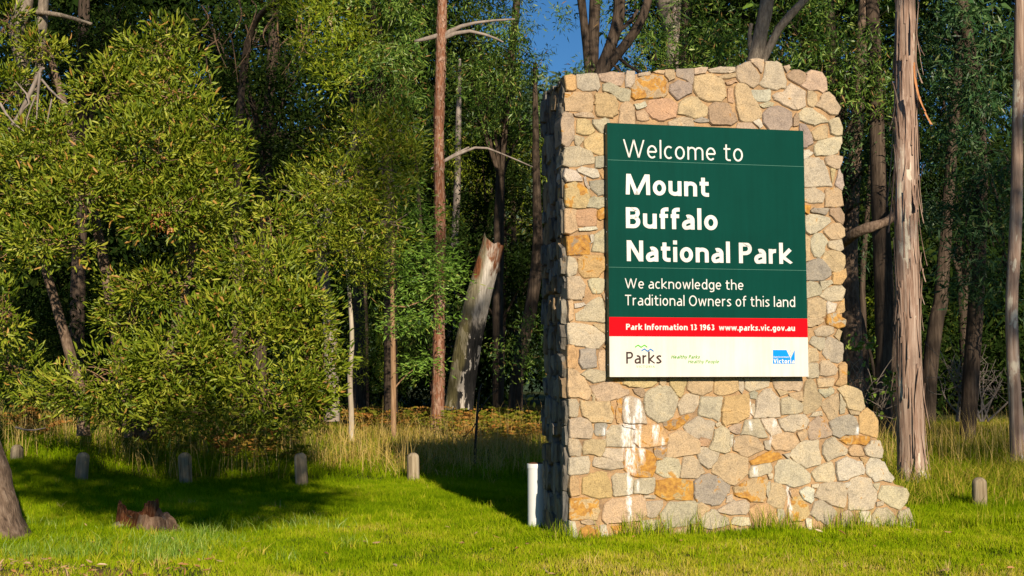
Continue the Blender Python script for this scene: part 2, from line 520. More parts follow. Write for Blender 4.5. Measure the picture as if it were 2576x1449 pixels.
def letter_mesh(s, t, shear=0.0, track=0.0):
    V, Fc, Z, Wd = [], [], [], []
    x = 0.0; lay = 0; word = 0
    for ch in s:
        if ch == ' ': word += 1
        st, adv = glyph(ch, t)
        for q in st:
            top = .72 if ch in 'wv' else 1.04 if ch == 'k' else 1.0
            if ch in 'wvWVAMN' and not (ch == 'A' and abs(q[0][1] - q[1][1]) < .01):
                v, f = [], []
                for (ax, ay), (bx, by) in zip(q, q[1:]):          # slanted strokes are cut level with the line
                    ay = 0.0 if ay < .3 else (top if ay > top * .85 else ay); by = 0.0 if by < .3 else (top if by > top * .85 else by)
                    hx = t / 2 * min(1.5, math.hypot(ax - bx, ay - by) / abs(ay - by)) * (.9 if ch in 'WwvV' else 1)
                    n = len(v)
                    v += [(ax + hx, ay), (ax - hx, ay), (bx - hx, by), (bx + hx, by)]
                    f.append((n, n + 1, n + 2, n + 3))
            else:
                v, f = stroke_strip(q, t)
            if ch in 'kP1RB':
                v = [(a, min(max(b, 0.0), top)) for a, b in v]
            elif ch not in 'pqgy':
                v = [(a, max(b, -.012)) for a, b in v]
            n = len(V)
            V += [(a + x + b * shear, b) for a, b in v]; Z += [lay % 4] * len(v)
            Fc += [tuple(i + n for i in ff) for ff in f]; Wd += [word] * len(f)
            lay += 1
        x += adv + track
    return np.array(V), Fc, np.array(Z), Wd

# ------------------------------------------------------------------ stone wall
WALL_A = math.radians(12.0)
WO = on_ground(1431, 1358)
WX = np.array([math.cos(WALL_A), math.sin(WALL_A), 0]); WY = np.array([-math.sin(WALL_A), math.cos(WALL_A), 0])

def wall_uv(sx, sy, off=0.0):
    """source pixel (3840 grid) -> (u, z) on the wall plane, off metres in front of it"""
    v = ray(sx * 2576 / 3840, sy * 2576 / 3840)
    o = WO - WY * off
    t = ((o - CAM) @ WY) / (v @ WY)
    p = CAM + v * t - WO
    return p @ WX, p[2]

wall = empty('stone_wall', WO, 'tall rubble stone wall carrying the green park sign', 'stone wall', rz=WALL_A)

STREAKS = [(2347, 1490, 1586, 9), (2391, 1495, 1588, 13), (2344, 1588, 1674, 16), (2352, 1678, 1748, 12), (2404, 1680, 1742, 10),
           (2455, 1592, 1668, 12), (2380, 1600, 1680, 9), (2268, 1600, 1650, 6), (2361, 1785, 1860, 9), (2352, 1868, 1958, 5),
           (2390, 1800, 1850, 7), (2362, 1718, 1778, 18), (2813, 1492, 1572, 5), (2811, 1576, 1618, 6), (2900, 1572, 1612, 6),
           (2886, 1636, 1668, 5), (2741, 1645, 1678, 4), (2828, 1746, 1792, 9), (2957, 1820, 1935, 6), (3213, 1600, 1640, 5),
           (2370, 1690, 1760, 6), (2480, 1640, 1690, 6), (2353, 1490, 1965, 5), (2374, 1555, 1785, 7), (2398, 1500, 1700, 6), (2338, 1580, 1700, 5)]

def streak_mask(t):
    co = t.n('TexCoord').outputs['Object']
    sep = t.n('SeparateXYZ', {0: co})
    nz = t.noise(t.n('Mapping', {'Vector': co, 'Scale': (1, 1, .25)}).outputs[0], 22, 5, .7)
    u = t.math('ADD', sep.outputs[0], t.math('MULTIPLY', t.math('SUBTRACT', nz, .5), .13))
    z = sep.outputs[2]
    acc = None
    for sx, y0, y1, hw in STREAKS:
        uc, zt = wall_uv(sx, y0); _, zb = wall_uv(sx, y1); w = hw * .0028
        a = t.step(t.math('ABSOLUTE', t.math('SUBTRACT', u, float(uc))), w * 1.5, w * .3)
        b = t.math('MULTIPLY', t.step(z, float(zb) - .03, float(zb) + .09), t.step(z, float(zt) + .02, float(zt) - .03))
        k = t.math('MULTIPLY', a, b)
        acc = k if acc is None else t.math('MAXIMUM', acc, k)
    fine = t.noise(t.n('Mapping', {'Vector': co, 'Scale': (1, 1, .35)}).outputs[0], 60, 4, .7)
    return t.math('MULTIPLY', acc, t.step(fine, .30, .62))

def stone_material():
    t = NT('granite_block')
    co = t.obj()
    col = t.n('ObjectInfo').outputs['Color']
    rust = t.n('Attribute', attribute_name='rust', attribute_type='OBJECT').outputs['Fac']
    big = t.noise(co, 9, 6, .65, .6)
    c = t.mix(1.0, col, t.ramp(big, [(.28, (.70, .70, .72)), (.5, (1, 1, 1)), (.75, (1.22, 1.17, 1.08))]), 'MULTIPLY')
    sp = t.noise(co, 95, 3, .75)
    c = t.mix(.8, c, t.ramp(sp, [(.33, (.5, .48, .46)), (.5, (1, 1, 1)), (.68, (1.3, 1.3, 1.3))]), 'MULTIPLY')
    pn = t.noise(co, 9, 4, .6, .8)
    pm = t.step(t.math('ADD', pn, t.math('MULTIPLY', rust, .31)), .67, .73)
    oc = t.ramp(t.noise(co, 25, 4, .6), [(.3, (.24, .09, .015)), (.6, (.50, .25, .035)), (.8, (.58, .36, .12))])
    c = t.mix(t.math('MULTIPLY', pm, .85), c, oc)
    c = t.mix(t.math('MULTIPLY', streak_mask(t), .92), c, (.80, .80, .80))
    h = t.math('ADD', t.math('MULTIPLY', big, .6), t.math('MULTIPLY', t.noise(co, 38, 6, .7), .5))
    return t.pbr(c, .85, .25, h, .75, .03)

def mortar_material():
    t = NT('sandy_mortar')
    co = t.obj()
    n1 = t.noise(co, 5, 5); n2 = t.noise(co, 70, 4, .7)
    c = t.ramp(n1, [(.3, (.22, .15, .095)), (.5, (.42, .27, .145)), (.72, (.55, .35, .18))])
    c = t.mix(.6, c, t.ramp(n2, [(.3, (.6, .6, .6)), (.7, (1.25, 1.25, 1.25))]), 'MULTIPLY')
    c = t.mix(t.math('MULTIPLY', streak_mask(t), .85), c, (.8, .79, .77))
    return t.pbr(c, .95, .1, t.math('ADD', n2, n1), .7, .02)

M_STONE, M_MORTAR = stone_material(), mortar_material()

def flake_material():
    t = NT('split_stone_edge')
    co = t.obj((1, .5, .22))
    col = t.n('ObjectInfo').outputs['Color']
    n1 = t.noise(co, 22, 6, .65, .5)
    c = t.mix(1.0, col, t.ramp(n1, [(.3, (.4, .4, .42)), (.5, (1, 1, 1)), (.72, (1.45, 1.4, 1.3))]), 'MULTIPLY')
    p = t.noise(t.obj(), 5, 4, .6)
    c = t.mix(t.math('MULTIPLY', t.step(p, .58, .66), .6), c, (.28, .17, .08))
    return t.pbr(c, .85, .25, n1, 1.0, .05)
M_FLAKE = flake_material()

# outline of the wall's face, source pixels
OUTLINE = [(2116, 282), (2235, 276), (2337, 270), (2598, 257), (2700, 254), (2755, 250), (2787, 235), (2813, 223), (2860, 221),
           (2906, 231), (2930, 244), (2962, 252), (2995, 263), (3020, 277), (3046, 266), (3078, 270), (3094, 293), (3100, 344),
           (3130, 370), (3148, 402), (3134, 435), (3155, 476), (3152, 541), (3155, 588), (3150, 630), (3160, 697), (3157, 772),
           (3162, 815), (3162, 863), (3156, 905), (3163, 958), (3168, 1011), (3163, 1071), (3167, 1166), (3168, 1200), (3156, 1246),
           (3157, 1322), (3170, 1367), (3172, 1440), (3196, 1453), (3228, 1472), (3240, 1530), (3252, 1532), (3290, 1579), (3289, 1644),
           (3298, 1654), (3310, 1690), (3307, 1719), (3312, 1734), (3346, 1787), (3361, 1823), (3397, 1832), (3406, 1855), (3384, 1905),
           (3406, 1905), (3426, 1966), (3436, 2010)]
WT = 0.92
def wall_core():
    pts = np.array([wall_uv(*p) for p in OUTLINE])
    cen = np.array([1.6, 2.2])
    pts = pts + unit(cen - pts) * 0.028
    pts[0, 0] = 0.03
    pts = np.vstack([pts, [pts[-1, 0], -.25], [0.03, -.25]])
    # subdivided face for slight unevenness of the mortar
    n = len(pts)
    V = [(u, .004, z) for u, z in pts] + [(u, WT, z) for u, z in pts]
    Fc = [tuple(range(n))[::-1], tuple(range(n, 2 * n))]
    Fc += [(i, (i + 1) % n, n + (i + 1) % n, n + i) for i in range(n)]
    me = py_mesh('mortar_core', V, Fc)
    link('mortar_core', me, M_MORTAR, wall)
wall_core()

PAL = {'g': (.41, .35, .25), 't': (.43, .32, .195), 'p': (.40, .305, .215), 'k': (.415, .345, .265), 'o': (.45, .295, .145), 'y': (.43, .325, .17),
       'b': (.31, .225, .15), 'w': (.49, .44, .345), 'd': (.315, .285, .225), 'r': (.41, .265, .16), 'v': (.315, .25, .20), 'n': (.47, .40, .285)}
# tile: origin x, y, source pixels per listed pixel, then stones: colour code, rust, outline
TILES = [
 (2100, 220, .2329, """
o0 70,290 160,265 240,280 245,490 210,510 95,500
k0 260,265 580,240 610,330 635,480 600,505 400,515 295,470
p0 630,250 840,225 1020,225 985,440 850,410 780,375 685,370 640,300
k0 1055,215 1205,225 1200,370 1110,475 1055,455
p0 1265,235 1440,215 1455,240 1380,265 1260,285
t0 1480,215 1670,190 1665,245 1540,230
t0 1690,190 1830,185 1830,320 1740,350 1690,260
v0 1885,180 2050,170 2150,165 2155,380 2110,410 2040,340 1890,280
p0 2150,165 2370,155 2330,230 2160,255
t4 1200,390 1280,310 1500,265 1640,290 1700,400 1715,580 1640,620 1350,640 1220,665 1150,590 1155,470
g0 700,410 800,395 940,470 1130,510 1100,685 940,655 850,575 690,530
v0 1765,440 1900,350 2050,390 2120,440 2115,560 1970,620 1895,660 1770,530
t1 90,560 330,540 520,560 530,700 515,845 410,865 110,840 85,700
y0 570,575 700,555 880,610 925,740 920,900 860,945 590,915 565,740
t0 985,740 1060,705 1120,720 1190,800 1195,1060 950,1060 965,850
w0 1190,745 1290,745 1360,705 1380,770 1230,820
r0 1385,780 1440,690 1620,650 1760,660 1880,745 1840,950 1680,990 1500,970 1400,860
t0 1930,700 2090,620 2190,640 2370,780 2330,920 2150,955 1880,890
t0 1215,870 1340,830 1430,920 1410,985 1240,995
p0 1750,1010 1980,950 2130,960 2150,1100 1760,1100
d0 2150,1000 2260,960 2375,975 2375,1025 2230,1030
p0 230,895 500,870 545,950 245,940
y0 265,980 380,980 480,1030 555,1160 490,1225 370,1230 265,1190
g0 520,990 720,975 790,1000 790,1220 640,1180 530,1060"""),
 (2650, 200, .2329, """
t0 -200,390 60,330 190,390 260,460 300,600 300,710 230,770 0,770 -120,720 -200,600
b0 25,870 120,800 330,810 420,960 480,1100 400,1150 100,1150 50,1110
k0 10,250 250,230 450,225 445,290 350,325 60,310
t0 180,370 460,320 465,385 230,415
r0 310,475 460,420 475,465 320,510
p0 490,220 590,170 690,140 760,250 845,370 830,485 715,545 600,470 540,465 500,410
p0 700,105 790,88 900,95 905,200 870,315 800,230 720,150
g0 950,130 1100,145 1200,190 1240,340 1270,480 1260,555 1110,590 960,540 850,500 930,370
p0 1230,215 1310,205 1340,250 1280,315
b0 1300,370 1380,280 1480,270 1590,330 1580,450 1490,510 1320,410
p0 1600,340 1700,285 1840,300 1905,400 1930,600 1870,630 1780,590 1640,595 1510,525 1590,450
r0 350,575 400,570 430,740 420,785 345,765 335,650
t0 450,540 520,480 640,500 710,600 850,860 885,1010 740,1095 600,1110 510,1050 480,850
w0 725,610 1015,600 1020,740 980,775 800,775 760,710
g0 850,825 980,805 1080,820 1040,860 910,875
k0 1065,680 1120,640 1240,630 1290,540 1345,500 1570,600 1575,860 1450,910 1390,905 1240,830 1080,740
t1 1605,600 1690,620 1770,690 1770,780 1705,855 1625,820
p0 1890,650 1970,625 2060,730 2140,870 2080,1000 1960,955 1750,840 1830,730
v0 915,960 1000,890 1130,855 1365,950 1370,1180 1280,1270 1020,1270 915,1110
w0 745,1110 850,1075 890,1160 835,1205
p0 490,1140 700,1120 790,1230 480,1230
g0 1495,970 1600,890 1690,890 1950,1070 1930,1110 1720,1145 1500,1090
b0 1400,1040 1440,970 1475,1060 1470,1140 1395,1185"""),
 (2100, 400, .3795, """
p0 50,60 120,70 140,150 125,330 85,390 45,385 20,360 20,200 15,90
p0 150,290 225,300 235,330 185,395 150,370
y0 250,330 330,265 440,280 465,310 465,465 400,475 290,435 245,400
g0 45,410 110,395 310,440 330,490 330,560 80,590 35,575 40,500
d0 350,495 445,490 445,590 400,605 345,600
w0 175,620 210,600 360,625 380,690 330,705 250,675 190,655
w0 55,620 150,640 210,700 215,740 60,735 45,700
k0 230,700 255,700 285,790 280,825 250,780
d0 290,735 470,735 470,865 370,870 310,800
o1 395,650 475,595 475,705 410,700
y3 55,770 150,740 260,820 290,890 250,1000 200,1010 60,985
g0 265,930 350,890 475,895 475,990 380,1000 260,1000
r1 165,1030 340,1010 355,1090 350,1175 180,1170 160,1100
o4 370,1040 430,1010 470,1040 465,1090 390,1120 370,1090
t1 55,1020 150,1020 165,1230 110,1245 45,1240
w0 180,1205 350,1185 360,1215 200,1230
b5 60,1290 270,1280 295,1340 285,1455 80,1470
w0 300,1270 325,1270 325,1330 300,1350
g0 340,1280 430,1210 475,1230 475,1440 310,1425"""),
 (2100, 900, .3795, """
g0 75,170 140,180 165,250 160,315 85,360 70,300
o2 180,190 230,160 420,150 460,230 440,290 370,370 230,360 185,310
p0 78,370 200,370 250,440 225,560 205,595 80,575
g0 275,410 340,380 445,400 420,510 390,525 330,520 290,460
g1 255,650 380,560 410,580 435,690 435,820 270,795 175,790 160,720 240,685
t0 80,605 120,600 135,770 85,815
w0 140,635 235,620 250,640 150,675
n0 80,825 200,825 340,870 440,935 435,1000 390,1065 250,1050 85,1035
t0 325,835 485,840 480,930 400,890
o1 80,1045 140,1045 170,1120 155,1250 85,1260
d0 195,1090 340,1080 355,1150 350,1260 215,1270 195,1200
t0 390,1110 475,1090 495,1120 495,1300 400,1295 385,1180
t0 425,540 480,440 480,720 440,660
o1 430,1060 485,1020 485,1085"""),
 (2100, 1400, .24155, """
t0 125,-60 200,-60 330,30 460,230 480,340 430,410 270,360 130,355
g0 330,0 430,-60 700,-40 720,20 680,120 500,130 400,60
o3 740,60 1000,60 960,160 850,130 750,120
y0 1000,60 1500,60 1490,160 1420,210 1080,210 990,180
p0 470,190 700,150 920,165 960,230 1060,260 1070,320 880,390 740,430 590,430 540,340
t0 490,320 530,350 540,430 505,440
b0 1130,250 1270,220 1310,290 1300,360 1250,365 1160,310
g0 1320,330 1450,240 1560,190 1700,215 1800,330 1820,420 1750,650 1700,700 1560,760 1500,750 1360,640 1310,480
t0 1545,60 1640,60 1640,150 1600,180 1550,150
y0 1690,60 1960,60 1950,200 1900,340 1860,370 1790,310 1710,180
g0 140,410 260,420 275,510 265,660 145,660
t1 320,420 480,440 770,450 820,560 830,700 780,780 560,750 500,750 350,650 320,560
o3 780,450 830,580 830,620 790,540
o4 890,420 950,410 960,560 920,770 870,760 880,580
g0 1000,390 1100,360 1220,390 1290,560 1330,700 1350,770 1000,770 970,600
p0 150,720 340,710 470,730 510,900 480,1000 150,995
d0 540,790 720,785 680,970 560,965 535,880
g0 740,900 800,815 940,810 980,850 1090,870 1120,1120 740,1130 720,1000
w0 970,800 1160,810 1140,860 1000,840
o2 1170,830 1530,800 1600,860 1670,1000 1640,1110 1350,1140 1220,1140 1150,1060
b5 1610,770 1830,700 1970,650 2000,690 1900,800 1790,870 1700,880 1620,830
t0 1700,950 1830,890 1920,900 2120,1010 2160,1090 2150,1240 1750,1300 1660,1290 1660,1180 1680,1060
g0 140,1010 290,1030 330,1150 310,1280 140,1275
t0 380,1060 460,1030 700,1040 670,1200 620,1290 430,1240 370,1260 360,1160
g0 640,1250 690,1180 960,1170 970,1370 820,1350 650,1290
b3 1450,1160 1640,1150 1630,1250 1570,1340 1510,1340 1470,1270"""),
 (2550, 1400, .24155, """
g0 70,810 160,740 300,670 370,720 530,770 480,1020 380,1000 220,1000 100,900
t0 130,60 510,60 490,260 440,300 330,340 180,300 120,240
y0 545,60 880,60 900,260 700,330 530,320
g0 910,60 980,60 975,260 955,320 910,240
n0 1010,60 1390,60 1360,210 1200,240 1080,275 1010,230
p0 1430,100 1560,60 1870,60 1890,190 1850,270 1650,260 1480,230
g0 50,380 110,320 270,350 275,500 190,590 20,640 0,630 -40,500
g0 330,370 640,365 660,400 620,560 600,740 480,680 280,640 300,480
o0 700,370 1060,330 1080,450 1075,660 900,760 700,825 650,740 650,600
d0 1065,310 1130,280 1200,300 1170,385 1085,380
n0 1190,420 1280,280 1350,250 1420,260 1470,340 1540,390 1545,670 1330,680 1150,690
g0 1100,480 1160,470 1140,650 1100,620
t0 1690,310 1870,285 1895,430 1790,410 1700,350
g0 1570,410 1680,360 1800,420 1890,470 1900,600 1570,640
t0 1480,250 1640,280 1680,320 1540,345
g0 555,790 610,765 620,810 570,820
p0 760,840 870,790 950,800 920,910 870,940 770,900
g0 970,900 1010,740 1210,710 1280,830 1350,990 1200,980 950,950
n0 1245,710 1440,700 1490,740 1570,920 1410,970 1330,850
g0 1520,720 1700,660 1930,640 1990,740 1930,860 1780,890 1650,900 1570,830
g0 560,880 660,830 740,880 770,1030 770,1210 700,1230 450,1170 500,1060
r0 270,1060 310,1010 450,1020 430,1130 270,1115
t0 820,1130 850,1000 960,970 1190,1000 1300,1140 1290,1190 1060,1290 950,1270 820,1190
g0 1300,1060 1390,1050 1395,1180 1330,1180
t0 1430,980 1680,920 1760,940 1830,1050 1760,1170 1640,1200 1490,1180 1410,1080
t0 1810,930 1950,880 1960,970 1890,1045
g0 770,960 810,960 800,1120 770,1130
g0 290,1170 350,1150 520,1220 590,1250 560,1370 480,1450 430,1480 320,1390 265,1270
o6 1080,1360 1250,1290 1420,1220 1540,1250 1575,1300 1400,1380 1110,1430
g0 1590,1260 1690,1240 1680,1320"""),
 (2950, 1400, .24155, """
t0 270,260 300,120 370,80 440,160 460,270 540,370 530,460 480,550 340,615 260,600 240,430
g0 490,250 640,240 730,260 720,300 600,365 540,310
t0 540,480 650,380 790,305 810,480 780,690 660,720 590,600
g0 830,320 895,490 890,610 820,630
t0 780,250 900,195 1020,220 1150,300 1200,480 1195,560 1120,580 940,540 880,350
t0 960,570 1110,590 1110,640 980,630
o0 1130,650 1250,545 1330,620 1410,740 1400,1010 1270,950 1130,910
d0 660,760 750,710 980,645 1070,720 1120,860 1110,950 900,960 800,995 700,940
g0 340,680 420,610 530,575 535,650
p1 320,870 370,760 480,680 570,740 690,900 680,960 500,1020 350,1020
o5 820,1040 860,980 1040,970 1270,980 1290,1030 1200,1115 1060,1090 950,1100
r0 960,1170 1040,1110 1120,1120 1200,1270 1000,1280 955,1220
g1 1200,1180 1290,1100 1310,1040 1440,1060 1480,1180 1480,1310 1410,1310 1240,1270
g0 560,1120 620,1040 730,1000 850,1110 930,1170 920,1250 620,1350 570,1260
o2 1130,1310 1250,1320 1200,1400
n0 45,1270 150,1140 280,1050 480,1040 520,1300 520,1400 290,1470 190,1400"""),
 (2100, 1700, .24155, """
o5 1010,-70 1300,-60 1460,20 1480,240 1420,350 1280,370 1140,350 1000,260
g0 140,80 420,40 470,150 440,290 150,320
g0 510,160 560,55 730,85 950,140 970,220 860,240 700,240 520,190
o2 150,360 200,350 270,420 300,650 150,660
o0 360,390 500,320 680,290 730,310 760,450 800,600 790,680 600,700 345,630
g0 800,380 880,310 1050,320 1130,390 1110,640 840,660 830,500
g0 1150,410 1300,390 1470,380 1440,600 1340,625 1140,620
n1 1490,150 1650,60 1820,90 1860,180 1830,370 1630,370 1490,290
y6 1490,420 1800,400 2050,430 2050,710 1900,725 1640,720 1490,630
g0 1310,655 1470,655 1460,690 1320,690
y4 165,710 300,690 580,720 610,870 570,1030 160,1030
t0 690,770 830,710 1060,690 1230,650 1310,700 1330,960 1240,1030 1000,1060 730,1090 655,1030
g0 1320,750 1590,740 1590,800 1500,970 1430,990 1350,960
g0 1700,760 2130,740 2220,800 2220,1030 2080,1090 1650,1170 1600,1080 1560,960
t0 330,1040 540,1050 530,1100 340,1080
w0 160,1060 230,1070 290,1320 150,1320
y6 330,1170 450,1120 580,1170 630,1340 450,1400 350,1340
o4 790,1130 1000,1110 1120,1070 1230,1180 1250,1260 1100,1380 900,1330
n0 1260,1050 1540,1040 1540,1150 1400,1200 1270,1190
t0 1290,1220 1720,1220 1730,1330 1290,1350
t0 1750,1210 2000,1130 2060,1260 2040,1340 1760,1340
w0 610,1130 700,1110 740,1240 650,1380"""),
 (2550, 1700, .24155, """
p0 60,70 190,40 250,100 390,290 240,390 10,370 20,250
t0 500,200 640,50 720,20 900,30 1040,80 1050,200 1040,320 840,490 780,490 500,300
g0 1070,270 1130,200 1390,150 1420,230 1390,300 1230,340 1080,385
n0 1490,190 1530,110 1680,100 1820,170 2010,310 2010,450 1740,510 1550,460 1460,410
d1 220,450 330,350 470,330 600,380 770,500 740,620 620,790 480,790 240,750 220,600
y3 820,540 1030,430 1250,370 1350,390 1330,560 1300,750 1100,740 1040,690 850,660
t0 1400,560 1420,450 1540,470 1660,620 1620,760 1590,850 1470,830 1360,760
g0 1355,460 1400,440 1390,580 1360,690 1340,650
n0 720,690 800,650 800,740 730,760
g0 560,880 840,740 1000,730 1070,780 1060,870 1000,940 800,945 590,910
t0 280,790 330,770 460,840 300,1010 280,1000
g0 350,1000 480,890 550,890 620,970 740,980 760,1100 640,1140 480,1180 340,1150
n0 840,990 1060,1000 1080,1130 930,1110 790,1100
o1 1080,880 1200,800 1340,780 1480,900 1510,1040 1480,1160 1300,1190 1110,1160
g0 1510,890 1590,870 1620,960 1520,1090
o1 1710,570 1830,560 1830,640 1720,660
y3 1740,690 1850,660 1980,830 2000,950 1900,1040 1690,1060 1680,850
o2 480,1220 700,1180 860,1190 780,1290 560,1300
t0 190,1120 310,1110 330,1250 200,1290
n0 1370,330 1420,330 1420,390 1380,380
t0 1100,1200 1300,1220 1450,1200 1440,1310 1120,1310
t0 850,1170 1060,1170 1050,1300 860,1300"""),
 (2950, 1700, .24155, """
w1 195,590 320,530 430,560 410,720 370,755 260,700
n0 380,290 490,220 650,130 700,140 730,280 740,390 690,450 560,430 450,430
w0 760,150 840,90 940,60 1060,120 1150,140 1210,260 1180,320 1030,350 960,395 800,425
w0 1240,170 1300,75 1420,90 1490,140 1560,260 1650,370 1620,445 1500,420 1370,440 1310,380 1230,290
n0 395,480 490,480 470,520 400,525
g0 510,480 700,460 870,465 920,570 920,700 890,850 700,790 510,700 440,670
w0 880,470 980,445 970,480 920,520
n0 990,430 1100,380 1280,390 1310,460 1400,580 1390,690 1340,850 1150,880 980,870 950,600
g0 1340,480 1440,460 1400,570
n0 1430,620 1470,500 1840,540 1890,640 1850,760 1760,860 1600,810 1420,690
g0 1390,770 1480,745 1500,790 1400,815
g0 380,900 430,760 550,745 660,810 770,920 700,1030 620,1110 500,1040 370,950
g0 1320,960 1400,860 1560,850 1660,920 1700,1120 1480,1150 1330,1140
w0 1140,910 1280,900 1290,1050 1160,1060
p0 830,940 950,890 1020,950 990,1100 850,1140
n0 1770,900 1890,850 1970,1120 1750,1180 1730,990
w0 290,1020 370,1010 380,1180 310,1180"""),
 (3000, 450, .3795, """
t0 110,110 240,50 270,80 265,180 150,200 115,160
g0 285,10 370,-20 415,70 410,150 370,160 300,130
n0 145,240 200,210 280,180 400,165 405,240 370,330 240,355 150,345
v0 -10,40 60,50 110,150 120,230 70,270 10,265
p0 250,380 290,350 415,365 415,400 380,480 330,475 260,440
w0 30,310 90,300 115,330 30,390
g0 30,400 110,375 190,390 230,420 310,650 40,655
k0 345,640 380,490 410,540 430,650 410,695
t0 295,490 345,490 320,620
g0 35,680 160,680 235,740 225,810 120,815 40,800
t2 250,690 350,670 410,710 415,850 350,865 250,855
o5 40,850 105,855 75,920 40,910
v0 105,890 150,875 270,880 250,940 110,915
b0 285,880 390,880 430,930 435,980 410,1035 300,950
g0 45,950 150,940 290,970 295,1010 190,1090 100,1130 50,1100
t0 230,1100 310,1030 380,1020 435,1090 430,1150 380,1180 300,1180
g0 105,1200 150,1130 210,1120 270,1195 230,1310 190,1365 150,1355 110,1280
g0 275,1200 390,1190 415,1280 390,1295 280,1250
t0 220,1380 260,1300 360,1290 430,1340 435,1420 420,1480 360,1510 260,1450
t0 50,1140 95,1170 90,1390 55,1400"""),
 (3000, 950, .3795, """
d0 55,110 160,60 210,60 300,170 300,220 230,260 55,265
o0 315,200 370,170 450,160 450,230 405,310 320,300
n0 190,275 300,265 310,300 220,360
g0 60,300 160,290 210,350 200,400 60,450
g0 200,410 260,350 400,320 435,350 420,450 310,470 210,430
t0 65,460 160,435 240,470 245,610 180,640 65,630
w0 265,485 365,500 340,580 265,595
o1 365,600 370,540 430,450 440,570
g4 255,650 280,610 370,600 450,660 440,720 360,735 260,690
t0 65,640 200,640 230,670 170,710 70,725
g0 140,760 230,720 320,730 335,780 260,820 160,810
t0 335,810 380,760 410,780 385,870
g0 95,890 130,825 240,835 235,930 200,955
k0 220,990 270,840 300,830 410,890 415,980 405,1060 380,1080 270,1050
t0 75,930 150,950 175,1010 165,1060 75,1080
p0 195,1100 210,1070 290,1065 365,1150 350,1190 240,1215 200,1200
g0 75,1090 170,1095 185,1200 165,1225 75,1230
o2 375,1120 430,1085 455,1110 455,1280 400,1300 345,1290 390,1220
t0 165,1240 330,1230 320,1310 180,1320"""),
]

def stone_mesh(poly, back, proud, r, rough=0.005, grow=.011):
    """poly (n,2) in face coordinates -> block: back ring, edge ring, bevel ring, inner ring, centre; y<0 is out of the wall"""
    n0 = len(poly)
    ar = 0.5 * np.sum(poly[:, 0] * np.roll(poly[:, 1], -1) - np.roll(poly[:, 0], -1) * poly[:, 1])
    if ar < 0:
        poly = poly[::-1]
    pts = []
    size = math.sqrt(abs(ar))
    for i in range(n0):
        a, b, c = poly[i - 1], poly[i], poly[(i + 1) % n0]
        for q in (b + (a - b) * min(.10, .009 / max(np.linalg.norm(a - b), .02)), b + (c - b) * min(.10, .009 / max(np.linalg.norm(c - b), .02))):
            pts.append(q)
        seg = np.linalg.norm(c - b)
        k = int(seg / .10)
        for j in range(1, k + 1):
            pts.append(b + (c - b) * (j / (k + 1)))
    pts = np.array(pts)
    cen = pts.mean(0)
    pts = pts + unit(pts - cen) * grow + r.normal(0, rough, pts.shape)
    n = len(pts)
    dirn = unit(cen - pts)
    def ring(inset, y, jit):
        q = pts + dirn * inset
        yy = np.full(n, y) + r.normal(0, jit, n)
        return np.column_stack([q[:, 0], yy, q[:, 1]])
    bev = min(.010, size * .07)
    tilt = r.normal(0, .028, 2)
    def tilted(R):
        R = R.copy()
        R[:, 1] += (R[:, 0] - cen[0]) * tilt[0] + (R[:, 2] - cen[1]) * tilt[1]
        return R
    inner = cen + (pts - cen) * .55
    R0 = ring(-.004, back, 0); R1 = ring(0, -proud * .35, .002); R2 = tilted(ring(bev, -proud, .0015))
    R3 = tilted(np.column_stack([inner[:, 0], np.full(n, -proud * 1.06) + r.normal(0, .0022, n), inner[:, 1]]))
    V = np.vstack([R0, R1, R2, R3, [[cen[0], -proud * 1.06, cen[1]]]])
    Fc = []
    for s in range(3):
        for i in range(n):
            j = (i + 1) % n
            Fc.append((s * n + i, s * n + j, (s + 1) * n + j, (s + 1) * n + i))
    Fc += [(3 * n + i, 3 * n + (i + 1) % n, 4 * n) for i in range(n)]
    Fc.append(tuple(range(n))[::-1])
    return V, Fc

def build_front():
    r = np.random.default_rng(21)
    edge_u = np.array([wall_uv(*p) for p in OUTLINE])
    for ox, oy, sc, txt in TILES:
        for line in txt.strip().splitlines():
            code, *pp = line.split()
            poly = np.array([wall_uv(ox + float(a) * sc, oy + float(b) * sc) for a, b in (q.split(',') for q in pp)])
            umin, umax, zmax = poly[:, 0].min(), poly[:, 0].max(), poly[:, 1].max()
            corner = umin < .07
            dist = np.min(np.linalg.norm(edge_u[:, None] - poly[None], axis=2))
            back = .26 if corner else (.34 if dist < .05 else .09)
            proud = float(r.uniform(.012, .024))
            V, Fc = stone_mesh(poly, back, proud, r)
            me = py_mesh('stone', V, Fc, True, 20)
            o = link('stone', me, M_STONE, wall)
            base = np.array(PAL[code[0]]) * r.uniform(.92, 1.08) * (1 + r.normal(0, .025, 3))
            o.color = (*np.clip(base, 0, 1), 1)
            o['rust'] = int(code[1]) / 6.0
            if dist < .05 and not corner and zmax > .1:        # the same course carried through the wall's thickness
                for k in (1, 2):
                    o2 = link('stone', me, None, wall, (r.uniform(-.03, -.01), .3 * k + r.uniform(-.01, .02), r.uniform(-.05, -.02)))
                    o2.color = o.color; o2['rust'] = o['rust']
build_front()

